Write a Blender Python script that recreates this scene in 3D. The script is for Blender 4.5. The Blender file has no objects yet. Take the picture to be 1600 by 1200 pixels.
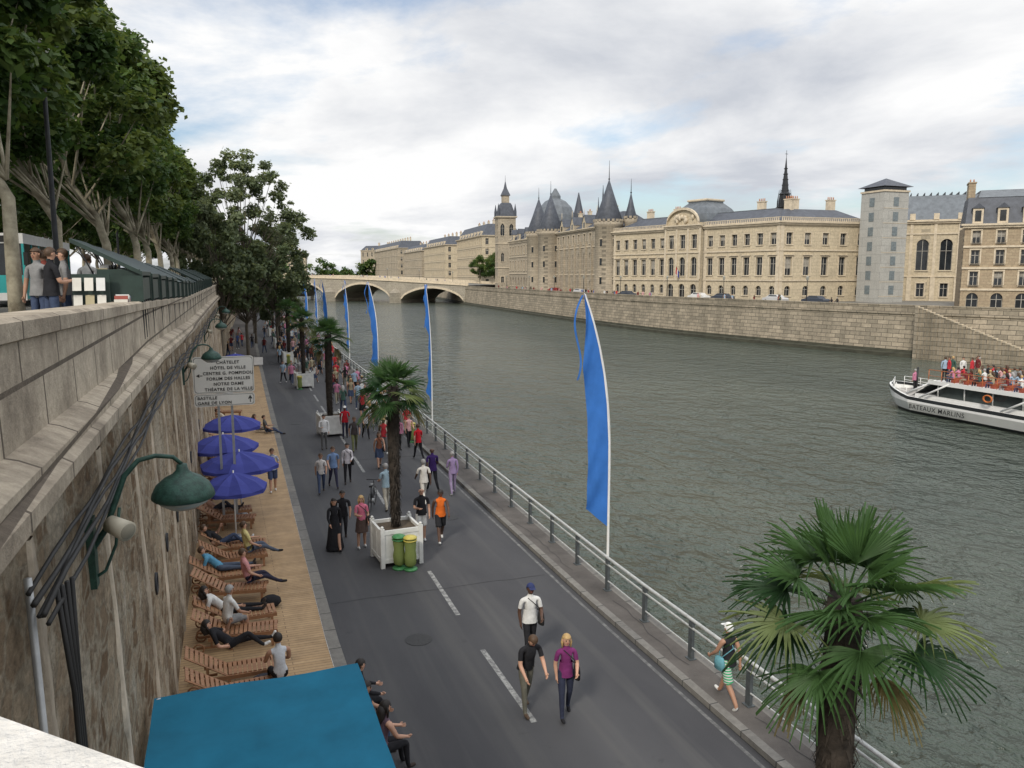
import bpy, math, random
import numpy as np
from mathutils import Vector, Matrix
R=random.Random(11)
pi=math.pi
sc=bpy.context.scene
def rad(a): return math.radians(a)
def sh(y):
    return 0 if y<18 else .02*(y-18)+.00007*(y-18)**2
def rlx(y): return 9.42+sh(y)+min(.3,.012*max(0,y-16))
# ------------------------------------------------------------------ materials
MC={}
def newmat(name):
    m=bpy.data.materials.new(name); m.use_nodes=True
    nt=m.node_tree; b=nt.nodes['Principled BSDF']
    return m,nt,b
def nd(nt,t,**k):
    n=nt.nodes.new(t)
    for a,v in k.items():
        if a in n.inputs.keys(): n.inputs[a].default_value=v
        else: setattr(n,a,v)
    return n
def lk(nt,a,b): nt.links.new(a,b)
def c4(c): return (c[0],c[1],c[2],1)
def mulc(c,k): return tuple(min(1,x*k) for x in c)
def mixc(nt,fac,a,b,blend='MIX'):
    n=nt.nodes.new('ShaderNodeMix'); n.data_type='RGBA'; n.blend_type=blend
    for s,v in ((0,fac),(6,a),(7,b)):
        if hasattr(v,'is_linked') or hasattr(v,'links'): lk(nt,v,n.inputs[s])
        else: n.inputs[s].default_value=v if s==0 else c4(v)
    return n.outputs[2]
def ramp(nt,src,p0,p1,c0=(0,0,0),c1=(1,1,1)):
    r=nt.nodes.new('ShaderNodeValToRGB'); e=r.color_ramp.elements
    e[0].position=p0;e[1].position=p1;e[0].color=c4(c0);e[1].color=c4(c1)
    lk(nt,src,r.inputs[0]); return r.outputs[0]
def noise(nt,scale,detail=4,rough=.6,vec=None,stretch=None):
    tc=nt.nodes.new('ShaderNodeTexCoord')
    o=vec if vec is not None else tc.outputs['Object']
    if stretch:
        mp=nt.nodes.new('ShaderNodeMapping'); mp.inputs['Scale'].default_value=stretch
        lk(nt,o,mp.inputs[0]); o=mp.outputs[0]
    n=nd(nt,'ShaderNodeTexNoise'); n.inputs['Scale'].default_value=scale
    n.inputs['Detail'].default_value=detail; n.inputs['Roughness'].default_value=rough
    lk(nt,o,n.inputs['Vector']); return n.outputs['Fac']
def bump(nt,b,h,strength=.3,dist=.02,prev=None):
    n=nt.nodes.new('ShaderNodeBump'); n.inputs['Strength'].default_value=strength; n.inputs['Distance'].default_value=dist
    lk(nt,h,n.inputs['Height'])
    if prev is not None: lk(nt,prev,n.inputs['Normal'])
    lk(nt,n.outputs[0],b.inputs['Normal']); return n.outputs[0]
def M(name,col,rough=.7,var=.2,scale=3,bmp=0,bscale=30,metal=0,spec=.4,col2=None,stretch=None):
    if name in MC: return MC[name]
    m,nt,b=newmat(name)
    f=noise(nt,scale,5,.65,stretch=stretch)
    r=ramp(nt,f,.3,.7)
    a=mulc(col,1-var); c=col2 or mulc(col,1+var)
    lk(nt,mixc(nt,r,a,c),b.inputs['Base Color'])
    b.inputs['Roughness'].default_value=rough; b.inputs['Metallic'].default_value=metal
    b.inputs['Specular IOR Level'].default_value=spec
    if bmp: bump(nt,b,noise(nt,bscale,4,.6),bmp,.02)
    MC[name]=m; return m
def stone(name,c1,c2,mortar,bw,bh,axis='Y',ms=.02,bmp=.4,dirt=.35,dirtcol=(.12,.10,.08),big=.6,msm=.1,zst=.3):
    m,nt,b=newmat(name)
    tc=nt.nodes.new('ShaderNodeTexCoord'); sx=nt.nodes.new('ShaderNodeSeparateXYZ'); lk(nt,tc.outputs['Object'],sx.inputs[0])
    cb=nt.nodes.new('ShaderNodeCombineXYZ')
    if axis in 'XY': lk(nt,sx.outputs[axis],cb.inputs[0])
    else:
        mt=nt.nodes.new('ShaderNodeMath'); mt.operation='ADD' if axis=='+' else 'SUBTRACT'
        lk(nt,sx.outputs['X'],mt.inputs[0]); lk(nt,sx.outputs['Y'],mt.inputs[1]); lk(nt,mt.outputs[0],cb.inputs[0])
    lk(nt,sx.outputs['Z'],cb.inputs[1])
    br=nt.nodes.new('ShaderNodeTexBrick'); lk(nt,cb.outputs[0],br.inputs['Vector'])
    br.inputs['Color1'].default_value=c4(c1);br.inputs['Color2'].default_value=c4(c2);br.inputs['Mortar'].default_value=c4(mortar)
    br.inputs['Scale'].default_value=1;br.inputs['Brick Width'].default_value=bw;br.inputs['Row Height'].default_value=bh
    br.inputs['Mortar Size'].default_value=ms;br.inputs['Mortar Smooth'].default_value=msm
    f1=ramp(nt,noise(nt,big,6,.7,stretch=(1,1,zst)),.42,.75)
    mt=nt.nodes.new('ShaderNodeMath');mt.operation='MULTIPLY';mt.inputs[1].default_value=dirt;lk(nt,f1,mt.inputs[0])
    col=mixc(nt,mt.outputs[0],br.outputs['Color'],dirtcol)
    f2=ramp(nt,noise(nt,big*9,6,.75),.3,.7,(.72,.72,.72),(1.15,1.15,1.15))
    col=mixc(nt,1.0,col,f2,'MULTIPLY')
    lk(nt,col,b.inputs['Base Color']); b.inputs['Roughness'].default_value=.9;b.inputs['Specular IOR Level'].default_value=.2
    if bmp:
        p=bump(nt,b,br.outputs['Fac'],-bmp,.03)
        bump(nt,b,noise(nt,big*20,5,.7),bmp,.03,p)
    MC[name]=m; return m
def leafmat(name,col,tl=.34):
    m,nt,b=newmat(name)
    f=ramp(nt,noise(nt,.8,4,.7),.3,.7)
    col_o=mixc(nt,f,mulc(col,.7),mulc(col,1.35))
    lk(nt,col_o,b.inputs['Base Color']);b.inputs['Roughness'].default_value=.55;b.inputs['Specular IOR Level'].default_value=.25
    t=nt.nodes.new('ShaderNodeBsdfTranslucent'); lk(nt,mixc(nt,f,mulc(col,1.2),(col[0]*2.2,col[1]*1.9,col[2])),t.inputs[0])
    mx=nt.nodes.new('ShaderNodeMixShader');mx.inputs[0].default_value=tl
    lk(nt,b.outputs[0],mx.inputs[1]);lk(nt,t.outputs[0],mx.inputs[2])
    lk(nt,mx.outputs[0],nt.nodes['Material Output'].inputs[0]); return m
# ------------------------------------------------------------------ mesh builder
class B:
    def __init__(s): s.v=[];s.f=[];s.mi=[];s.sm=[];s.mats=[]
    def m(s,mat):
        if mat not in s.mats: s.mats.append(mat)
        return s.mats.index(mat)
    def add(s,vs,fs,mat,smooth=False):
        o=len(s.v);k=s.m(mat)
        s.v+= [tuple(p) for p in vs]
        for f in fs: s.f.append(tuple(i+o for i in f));s.mi.append(k);s.sm.append(smooth)
    def poly(s,pts,mat): s.add(pts,[tuple(range(len(pts)))],mat)
    def box(s,x0,x1,y0,y1,z0,z1,mat,T=None):
        p=[(x,y,z) for z in (z0,z1) for x,y in ((x0,y0),(x1,y0),(x1,y1),(x0,y1))]
        if T: p=[T(*q) for q in p]
        s.add(p,[(3,2,1,0),(4,5,6,7),(0,1,5,4),(1,2,6,5),(2,3,7,6),(3,0,4,7)],mat)
    def rbox(s,c,size,mat,mx):
        h=[d/2 for d in size]
        s.box(-h[0],h[0],-h[1],h[1],-h[2],h[2],mat,lambda x,y,z:tuple(Vector(c)+mx@Vector((x,y,z))))
    def tube(s,pts,rads,mat,n=8,cap=True,smooth=True,closed=False):
        pts=[Vector(p) for p in pts]
        if not hasattr(rads,'__len__'): rads=[rads]*len(pts)
        vs=[];fs=[];N=len(pts);up=None
        for i,p in enumerate(pts):
            if closed: d=pts[(i+1)%N]-pts[i-1]
            else: d=pts[min(i+1,N-1)]-pts[max(i-1,0)]
            if d.length<1e-9: d=Vector((0,0,1))
            d.normalize()
            if up is None:
                a=Vector((0,0,1)) if abs(d.z)<.9 else Vector((1,0,0))
                x=d.cross(a).normalized()
            else: x=(up-d*up.dot(d)).normalized()
            up=x;y=d.cross(x)
            for k in range(n):
                t=2*pi*k/n; vs.append(p+(x*math.cos(t)+y*math.sin(t))*rads[i])
        M_=N if closed else N-1
        for i in range(M_):
            j=(i+1)%N
            for k in range(n):
                fs.append((i*n+k,i*n+(k+1)%n,j*n+(k+1)%n,j*n+k))
        if cap and not closed:
            fs.append(tuple(range(n-1,-1,-1)));fs.append(tuple((N-1)*n+k for k in range(n)))
        s.add(vs,fs,mat,smooth)
    def lathe(s,c,prof,mat,n=16,smooth=True,ph=0,sx=1,sy=1,mx=None):
        vs=[];fs=[]
        for r,z in prof:
            for k in range(n):
                t=2*pi*k/n+ph; q=Vector((r*math.cos(t)*sx,r*math.sin(t)*sy,z))
                if mx: q=mx@q
                vs.append((c[0]+q[0],c[1]+q[1],c[2]+q[2]))
        for i in range(len(prof)-1):
            for k in range(n): fs.append((i*n+k,i*n+(k+1)%n,(i+1)*n+(k+1)%n,(i+1)*n+k))
        fs.append(tuple(range(n-1,-1,-1)));fs.append(tuple((len(prof)-1)*n+k for k in range(n)))
        s.add(vs,fs,mat,smooth)
    def ball(s,c,r,mat,n=8,mx=None):
        if not hasattr(r,'__len__'): r=(r,r,r)
        pr=[(math.sin(pi*(i+.02)/(n+.04)),-math.cos(pi*(i+.02)/(n+.04))) for i in range(n+1)]
        m3=Matrix.Diagonal(Vector(r)); m3=(mx@m3) if mx else m3
        s.lathe(c,pr,mat,n+4,True,0,1,1,m3)
    def obj(s,name,parent=None,loc=(0,0,0),rz=0,mesh_only=False):
        me=bpy.data.meshes.new(name)
        me.from_pydata(s.v,[],s.f)
        for m in s.mats: me.materials.append(m)
        me.polygons.foreach_set('material_index',s.mi);me.polygons.foreach_set('use_smooth',s.sm)
        me.update()
        if mesh_only: return me
        return inst(name,me,loc,rz,parent)
def inst(name,me,loc=(0,0,0),rz=0,parent=None,scale=1):
    o=bpy.data.objects.new(name,me);sc.collection.objects.link(o)
    o.location=loc;o.rotation_euler=(0,0,rz)
    o.scale=(scale,)*3 if not hasattr(scale,'__len__') else scale
    if parent: o.parent=parent
    return o
def empty(name,loc=(0,0,0),rz=0):
    o=bpy.data.objects.new(name,None);sc.collection.objects.link(o);o.location=loc;o.rotation_euler=(0,0,rz);o.empty_display_size=.3;return o
def ys(a,b):
    r=[a];y=a
    while y<b-1e-6:
        st=2 if y<60 else (5 if y<150 else (12 if y<400 else 60))
        y=min(y+st,b);r.append(y)
    return r
def extr(Bd,prof,y0,y1,mat,zo=None,off=0,xf=None):
    Y=ys(y0,y1);vs=[];n=len(prof)
    for y in Y:
        for p in prof:
            x,z=p[0],p[1]
            if zo and len(p)>2: z+=zo(y)
            vs.append((x+(sh(y) if xf is None else xf(y))+off,y,z))
    fs=[(i*n+k,i*n+k+1,(i+1)*n+k+1,(i+1)*n+k) for i in range(len(Y)-1) for k in range(n-1)]
    Bd.add(vs,fs,mat)
    Bd.add([vs[k] for k in range(n)],[tuple(range(n))],mat)
# ------------------------------------------------------------------ base materials
def asphalt():
    m,nt,b=newmat('asphalt')
    a=ramp(nt,noise(nt,.35,6,.6,stretch=(1,.35,1)),.3,.7,(.046,.046,.050),(.074,.074,.077))
    g=ramp(nt,noise(nt,90,2,.7),.3,.7,(.68,.68,.68),(1.35,1.35,1.35))
    c=mixc(nt,1.0,a,g,'MULTIPLY')
    s=ramp(nt,noise(nt,1.1,5,.75),.64,.74)
    c=mixc(nt,s,c,(.036,.036,.038))
    tr=ramp(nt,noise(nt,.9,4,.6,stretch=(1.2,.05,1)),.52,.68)
    c=mixc(nt,tr,c,(.084,.083,.082))
    lk(nt,c,b.inputs['Base Color']);b.inputs['Roughness'].default_value=.75;b.inputs['Specular IOR Level'].default_value=.3
    bump(nt,b,noise(nt,120,3,.7),.35,.01);return m
ASPH=asphalt()
def worn_paint():
    m,nt,b=newmat('road_paint')
    f=ramp(nt,noise(nt,7,6,.8),.42,.62)
    lk(nt,mixc(nt,f,(.12,.12,.12),(.38,.38,.36)),b.inputs['Base Color']);b.inputs['Roughness'].default_value=.7;return m
PAINT=worn_paint()
def worn_thin():
    m,nt,b=newmat('edge_line_paint')
    f=ramp(nt,noise(nt,5,6,.8),.45,.7)
    lk(nt,mixc(nt,f,(.09,.09,.09),(.25,.25,.24)),b.inputs['Base Color']);b.inputs['Roughness'].default_value=.7;return m
KERB=stone('kerb_granite',(.22,.21,.19),(.17,.165,.155),(.06,.06,.06),1.0,5,'Y',.015,.3,.2)
SIDE=M('sidewalk_asphalt',(.098,.088,.080),.85,.35,.9,.4,70)
def deck():
    m,nt,b=newmat('deck_wood')
    tc=nt.nodes.new('ShaderNodeTexCoord')
    br=nt.nodes.new('ShaderNodeTexBrick');lk(nt,tc.outputs['Object'],br.inputs['Vector'])
    br.inputs['Color1'].default_value=(.40,.27,.14,1);br.inputs['Color2'].default_value=(.46,.32,.175,1);br.inputs['Mortar'].default_value=(.17,.11,.06,1)
    br.inputs['Scale'].default_value=1;br.inputs['Brick Width'].default_value=2.4;br.inputs['Row Height'].default_value=.12;br.inputs['Mortar Size'].default_value=.008
    f=ramp(nt,noise(nt,2,5,.7,stretch=(1,.8,1)),.3,.75,(.66,.64,.62),(1.12,1.1,1.08))
    c=mixc(nt,1.0,br.outputs['Color'],f,'MULTIPLY')
    lk(nt,c,b.inputs['Base Color']);b.inputs['Roughness'].default_value=.7
    bump(nt,b,br.outputs['Fac'],-.5,.02);return m
DECK=deck()
def rubble():
    m,nt,b=newmat('rubble_wall')
    tc=nt.nodes.new('ShaderNodeTexCoord')
    mp=nt.nodes.new('ShaderNodeMapping');mp.inputs['Scale'].default_value=(1,.6,1);lk(nt,tc.outputs['Object'],mp.inputs[0]);O=mp.outputs[0]
    nz=nt.nodes.new('ShaderNodeTexNoise');nz.inputs['Scale'].default_value=2.5;nz.inputs['Detail'].default_value=4;lk(nt,O,nz.inputs['Vector'])
    va=nt.nodes.new('ShaderNodeMix');va.data_type='RGBA';va.blend_type='LINEAR_LIGHT';va.inputs[0].default_value=.16;lk(nt,O,va.inputs[6]);lk(nt,nz.outputs['Color'],va.inputs[7])
    vo=nt.nodes.new('ShaderNodeTexVoronoi');vo.inputs['Scale'].default_value=3.4;lk(nt,va.outputs[2],vo.inputs['Vector'])
    v2=nt.nodes.new('ShaderNodeTexVoronoi');v2.feature='DISTANCE_TO_EDGE';v2.inputs['Scale'].default_value=3.4;lk(nt,va.outputs[2],v2.inputs['Vector'])
    sp=nt.nodes.new('ShaderNodeSeparateColor');lk(nt,vo.outputs['Color'],sp.inputs[0])
    c=mixc(nt,sp.outputs[0],(.22,.145,.085),(.52,.42,.30))
    e=ramp(nt,v2.outputs['Distance'],.02,.12)
    c=mixc(nt,e,(.46,.39,.29),c)
    st=ramp(nt,noise(nt,.8,7,.75,vec=O,stretch=(1,1,.4)),.53,.59)
    c=mixc(nt,st,c,(.57,.50,.39))
    dk=ramp(nt,noise(nt,.7,7,.8,vec=O),.51,.66)
    mt=nt.nodes.new('ShaderNodeMath');mt.operation='MULTIPLY';mt.inputs[1].default_value=.72;lk(nt,dk,mt.inputs[0])
    c=mixc(nt,mt.outputs[0],c,(.12,.08,.05))
    g=ramp(nt,noise(nt,14,6,.8,vec=O),.3,.7,(.55,.55,.55),(1.35,1.35,1.35))
    c=mixc(nt,1.0,c,g,'MULTIPLY')
    lk(nt,c,b.inputs['Base Color']);b.inputs['Roughness'].default_value=.95;b.inputs['Specular IOR Level'].default_value=.15
    p=bump(nt,b,e,.7,.05);bump(nt,b,noise(nt,10,7,.8,vec=O),1.0,.10,p);return m
RUB=rubble()
LIME=stone('parapet_limestone',(.54,.47,.37),(.43,.37,.29),(.12,.10,.08),1.5,.55,'Y',.022,.7,.95,(.16,.13,.10),.8,zst=.8)
BANK=stone('bank_wall_stone',(.47,.40,.30),(.31,.27,.205),(.13,.115,.09),1.5,.55,'Y',.035,.4,.65,(.11,.10,.075),.35)
FST=stone('facade_limestone',(.61,.52,.37),(.54,.46,.33),(.38,.33,.245),1.6,.6,'+',.025,.1,.3,(.25,.22,.17),.3)
FST2=stone('old_facade_stone',(.47,.40,.30),(.38,.33,.255),(.25,.22,.17),1.4,.5,'+',.025,.1,.4,(.16,.14,.12),.3)
FHS=stone('house_stone',(.42,.34,.23),(.36,.28,.19),(.26,.21,.15),1.0,.4,'-',.02,.1,.3,(.2,.17,.13),.4)
BRST=stone('bridge_stone',(.42,.38,.30),(.36,.32,.26),(.2,.18,.15),1.8,.6,'-',.03,.2,.4,(.16,.15,.13),.2)
TRIM=M('stone_trim',(.56,.48,.36),.9,.2,1.5)
SLATE=M('slate_roof',(.070,.078,.095),.55,.3,1.2,.3,6,spec=.35)
ZINC=M('zinc_roof',(.13,.145,.16),.5,.25,1.0,0,spec=.4)
GLS=M('window_glass',(.022,.026,.03),.12,.5,.6,spec=.5)
FRM=M('window_frame',(.36,.34,.30),.6,.1)
IRON=M('dark_iron',(.03,.032,.035),.5,.3,5,metal=.3)
GREY=M('grey_steel',(.36,.37,.37),.45,.2,4,metal=.4)
WHITE=M('white_paint',(.72,.72,.70),.5,.08,4)
BLACK=M('black_rubber',(.02,.02,.02),.6,.2)
LGREEN=M('lamp_green',(.024,.066,.050),.5,.5,14,.25,40,metal=.1)
DGREEN=M('box_green',(.025,.045,.037),.5,.3,3)
BARK=M('plane_bark',(.20,.165,.11),.9,.4,2.2,.6,12,col2=(.46,.42,.31))
BARKD=M('dark_bark',(.13,.11,.085),.95,.35,3,.6,15)
ZU=7.22
# ------------------------------------------------------------------ ground, river
QB=[(150,-60),(112,0),(96,40),(86.3,65),(81.5,80),(79.2,92),(77.6,104),(76,116),(74.9,133),(75.8,165),(78.8,214),(83,272),(90,330),(98,420),(103,520),(108,620),(112,900)]
g=B();GM=M('pavement_ground',(.17,.16,.14),.9,.2,.3)
for a,b in zip(QB,QB[1:]):
    g.poly([(a[0]+.3,a[1],3.8),(3500,a[1],3.8),(3500,b[1],3.8),(b[0]+.3,b[1],3.8)],GM)
Y=ys(-60,900)
for a,b in zip(Y,Y[1:]):
    g.poly([(-3500,a,ZU),(-1.7+sh(a),a,ZU),(-1.7+sh(b),b,ZU),(-3500,b,ZU)],GM)
g.poly([(-3500,900,6),(3500,900,6),(3500,6000,6),(-3500,6000,6)],GM)
g.obj('ground')
def water():
    m,nt,b=newmat('river_water')
    f=ramp(nt,noise(nt,.05,5,.6,stretch=(1,.5,1)),.35,.7)
    lk(nt,mixc(nt,f,(.052,.068,.055),(.088,.104,.082)),b.inputs['Base Color'])
    b.inputs['Roughness'].default_value=.05;b.inputs['IOR'].default_value=1.33;b.inputs['Specular IOR Level'].default_value=.55
    p=bump(nt,b,noise(nt,.28,2,.5,stretch=(1,.6,1)),1.0,.7)
    p=bump(nt,b,noise(nt,.95,3,.55,stretch=(1,.65,1)),1.0,.9,p)
    bump(nt,b,noise(nt,3.2,3,.6,stretch=(1,.8,1)),1.0,.20,p);return m
g=B();g.poly([(9,-300,-1.8),(3000,-300,-1.8),(3000,3000,-1.8),(9,3000,-1.8)],water());g.obj('river_water')
# road
g=B();extr(g,[(2.3,0),(8.75,0)],-8,900,ASPH);g.obj('road')
g=B()
y=-2.3
while y<135:
    y+=5.2
    for k in range(2):
        a,b=y+k*1.6,y+k*1.6+1.6
        g.poly([(5.29+sh(a),a,.004),(5.41+sh(a),a,.004),(5.41+sh(b),b,.004),(5.29+sh(b),b,.004)],PAINT)
extr(g,[(8.52,.004),(8.60,.004)],-5,140,worn_thin())
g.obj('road_markings')
g=B();PT=M('asphalt_repair',(.04,.04,.042),.85,.3,8)
for yy,x0,x1,w in ((20.3,2.4,8.4,.03),(36.5,2.4,8.6,.05),(55,2.6,9.2,.05)):
    pts=[(x0+(x1-x0)*i/12+sh(yy),yy+R.uniform(-.05,.05)) for i in range(13)]
    for a,b in zip(pts,pts[1:]): g.poly([(a[0],a[1],.005),(b[0],b[1],.005),(b[0],b[1]+w,.005),(a[0],a[1]+w,.005)],PT)
for k in range(9):
    x=R.uniform(8.95,9.3);y=8+k*6;pts=[]
    for i in range(14): pts.append((x+sh(y),y));x+=R.uniform(-.09,.09);x=min(max(x,8.93),9.35);y+=R.uniform(.15,.5)
    for a,b in zip(pts,pts[1:]): g.poly([(a[0],a[1],.145),(b[0],b[1],.145),(b[0]+.015,b[1],.145),(a[0]+.015,a[1],.145)],PT)
g.obj('asphalt_cracks')
# manhole covers
g=B()
for x,y in ((4.1,17.5),(7.4,26.5),(4.0,47)): g.lathe((x,y,0),[(.32,.003),(.32,.008),(.28,.010)],M('cast_iron',(.05,.05,.05),.6,.3,20,.5,60,metal=.3),24,False)
g.obj('manhole_cover')
g=B();extr(g,[(8.75,0),(8.75,.13),(8.93,.135)],-8,900,KERB);extr(g,[(8.93,.135),(9.4,.138)],-8,900,SIDE)
extr(g,[(-.03,.1385),(.13,.14)],-8,900,SIDE,xf=rlx)
vs=[];Y=ys(-8,900)
for y in Y: vs+=[(9.4+sh(y),y,.138),(rlx(y)-.03,y,.1385)]
g.add(vs,[(i*2,i*2+1,i*2+3,i*2+2) for i in range(len(Y)-1)],SIDE)
extr(g,[(.13,.14),(.34,.15),(.4,-.1),(.6,-3)],-8,900,KERB,xf=rlx);g.obj('sidewalk')
g=B();extr(g,[(2.3,0),(2.3,.11),(2.02,.115)],-8,900,KERB);g.obj('kerb')
g=B();extr(g,[(2.02,.10),(-1.1,.125)],-8,78,DECK);extr(g,[(2.02,.10),(-1.1,.12)],78,900,SIDE);g.obj('wooden_deck')
# left retaining wall and parapet
def pz(y): return (8.2-.0195*(y-5) if y<33 else 7.65)-8.1
g=B()
extr(g,[(-1.1,.0),(-1.32,6.78,1)],-6,900,RUB,pz)
extr(g,[(-1.32,6.78,1),(-1.24,6.80,1),(-1.16,6.86,1),(-1.08,6.9,1),(-1.08,7.02,1),(-1.15,7.06,1),(-1.15,7.14,1),(-1.28,7.2,1),(-1.36,7.22,1),(-1.38,7.95,1),(-1.34,7.97,1),(-1.34,8.1,1),(-1.40,8.13,1),(-1.80,8.13,1),(-1.83,8.1,1),(-1.83,6.5,1)],-6,900,LIME,pz)
g.obj('quay_wall')
g=B();RIB=M('wall_rib_mortar',(.47,.40,.31),.95,.4,2.2,1.0,9,stretch=(1,1,.5))
for i in range(22):
    y=6.4+i*3.3+R.uniform(-.3,.3)
    z1=6.6+pz(y);n=24
    vs=[];
    for k in range(n+1):
        t=k/n;x=-1.1-.22*t+sh(y);w=.14+R.uniform(-.09,.09);z=.1+t*(z1-.1);o=R.uniform(-.06,.06)
        vs+=[(x-.05,y-w+o,z),(x+.03,y-w*.6+o,z),(x+.03,y+w*.6+o,z),(x-.05,y+w+o,z)]
    g.add(vs,[(k*4+j,k*4+j+1,k*4+j+5,k*4+j+4) for k in range(n) for j in range(3)],RIB,True)
g.obj('wall_ribs')
# cables
g=B()
for k in range(5):
    pts=[];y=5.5
    while y<70:
        pts.append((-1.18+.04*k*.6+sh(y),y,6.42+pz(y)-.05*k+.04*math.sin(y*1.3+k*2)+R.uniform(-.015,.015)));y+=.8
    g.tube(pts,.018+.004*(k%2),BLACK,6)
for k in range(4):
    g.tube([(-1.1+.02*k,5.9+.07*k,6.4),(-1.06,6.0+.07*k,5.6),(-1.04,5.95+.08*k,4.4),(-1.0,6.0+.09*k,.3)],.018,BLACK,6)
g.tube([(-1.2,5.6,6.6),(-1.14,5.62,3),(-1.07,5.65,.2)],.025,GREY,8)
g.obj('wall_cables')
# mooring rings
rb=B();rb.tube([(.03,.17*math.cos(t),.17*math.sin(t)-.17) for t in [2*pi*i/20 for i in range(20)]],.024,IRON,6,closed=True)
rb.tube([(-.12,0,0),(.06,0,0)],.035,IRON,8);rm=rb.obj('mooring_ring',mesh_only=True)
for y,z in ((14.5,3.4),(17.4,3.2),(20.5,2.9),(27,2.9),(33,2.9),(40,2.9)): inst('mooring_ring',rm,(-1.12-.03*z+sh(y)+.0,y,z))
# foreground bridge parapet
g=B();WST=M('white_limestone',(.60,.58,.54),.9,.2,6,.8,30)
def TB(u,w,z):
    return (-.155+u*.7071+w*(-.7071),1.506-u*.7071+w*(-.7071),z)
g.box(-1.7,3.5,0,.5,7.35,7.60,WST,TB);g.box(-1.66,3.5,.05,.45,0,7.35,LIME,TB);g.obj('bridge_parapet')
# ------------------------------------------------------------------ railing
g=B();RP=M('rail_post_paint',(.07,.08,.085),.5,.3,8)
RT=M('rail_tube_paint',(.42,.43,.42),.4,.25,9)
y=4.
while y<210:
    x=rlx(y);g.box(x-.02,x+.05,y-.07,y+.07,.13,1.0,RP);g.box(x-.07,x+.1,y-.1,y+.1,.13,.16,RP);y+=2.05
Yr=[2+i*2.05 for i in range(103)]
for z,r in ((1.05,.04),(.86,.026),(.42,.018)):
    g.tube([(rlx(v),v,z) for v in Yr],r,RT,8)
g.obj('railing')
# ------------------------------------------------------------------ flags
def blue(name,c,tr=.35):
    m,nt,b=newmat(name)
    f=ramp(nt,noise(nt,1.5,4,.6),.3,.7)
    col=mixc(nt,f,mulc(c,.85),mulc(c,1.15));lk(nt,col,b.inputs['Base Color']);b.inputs['Roughness'].default_value=.75
    b.inputs['Specular IOR Level'].default_value=.2
    t=nt.nodes.new('ShaderNodeBsdfTranslucent');lk(nt,col,t.inputs[0]);mx=nt.nodes.new('ShaderNodeMixShader');mx.inputs[0].default_value=tr
    lk(nt,b.outputs[0],mx.inputs[1]);lk(nt,t.outputs[0],mx.inputs[2]);lk(nt,mx.outputs[0],nt.nodes['Material Output'].inputs[0]);return m
FB=blue('flag_blue_cloth',(.050,.19,.57));FW=blue('flag_white_cloth',(.7,.7,.7))
def flag(y,ang,w,seed):
    rr=random.Random(seed);g=B();d=Vector((-math.cos(ang),math.sin(ang),0));nn=Vector((d.y,-d.x,0))
    def pole(z):
        t=max(0,(z-3.2)/4.7);return d*(.72*t**2.4-.03)+Vector((0,0,z))
    g.tube([pole(z) for z in [0,.9,1.9,3,4,5,5.8,6.5,7.1,7.5,7.9]],[.04,.038,.034,.03,.026,.022,.018,.015,.012,.01,.008],WHITE,8)
    nz=40;vs=[];vw=[]
    for i in range(nz+1):
        z=1.65+(7.88-1.65)*i/nz;p=pole(z);tt=i/nz
        ww=w*(1-.15*tt)*min(1,(1-tt)*3.2+.02)
        for k in range(8):
            s=k/7;q=p+d*(ww*s)+nn*((.09*math.sin(tt*9+s*3+seed)+.06*math.sin(tt*31+s*9))*s)+Vector((0,0,(.5*s*(1-tt)**8)))
            vs.append(q)
        vw+= [p-d*.035+nn*.0,p]
    g.add(vs,[(i*8+k,i*8+k+1,(i+1)*8+k+1,(i+1)*8+k) for i in range(nz) for k in range(7)],FB,True)
    g.add(vw,[(i*2,i*2+1,i*2+3,i*2+2) for i in range(nz)],FW,True)
    t0=pole(7.85);vs=[]
    for i in range(18):
        z=-i*.13;o=d*(.03+.14*math.sin(i*.33)+.012*i)+nn*.05*math.sin(i*.7)
        vs+=[t0+o+Vector((0,0,z)),t0+o+d*.05+nn*.03*math.sin(i)+Vector((0,0,z))]
    g.add(vs,[(i*2,i*2+1,i*2+3,i*2+2) for i in range(17)],FB,True)
    g.obj('banner_flag',loc=(rlx(y)+.1,y,.14))
for i,(y,a,w) in enumerate(((18.6,rad(20),.60),(40,rad(84),.5),(57,rad(40),.5),(73,rad(72),.5),(92,rad(45),.5),(105,rad(75),.5),(122,rad(50),.5))): flag(y,a,w,i)
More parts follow.
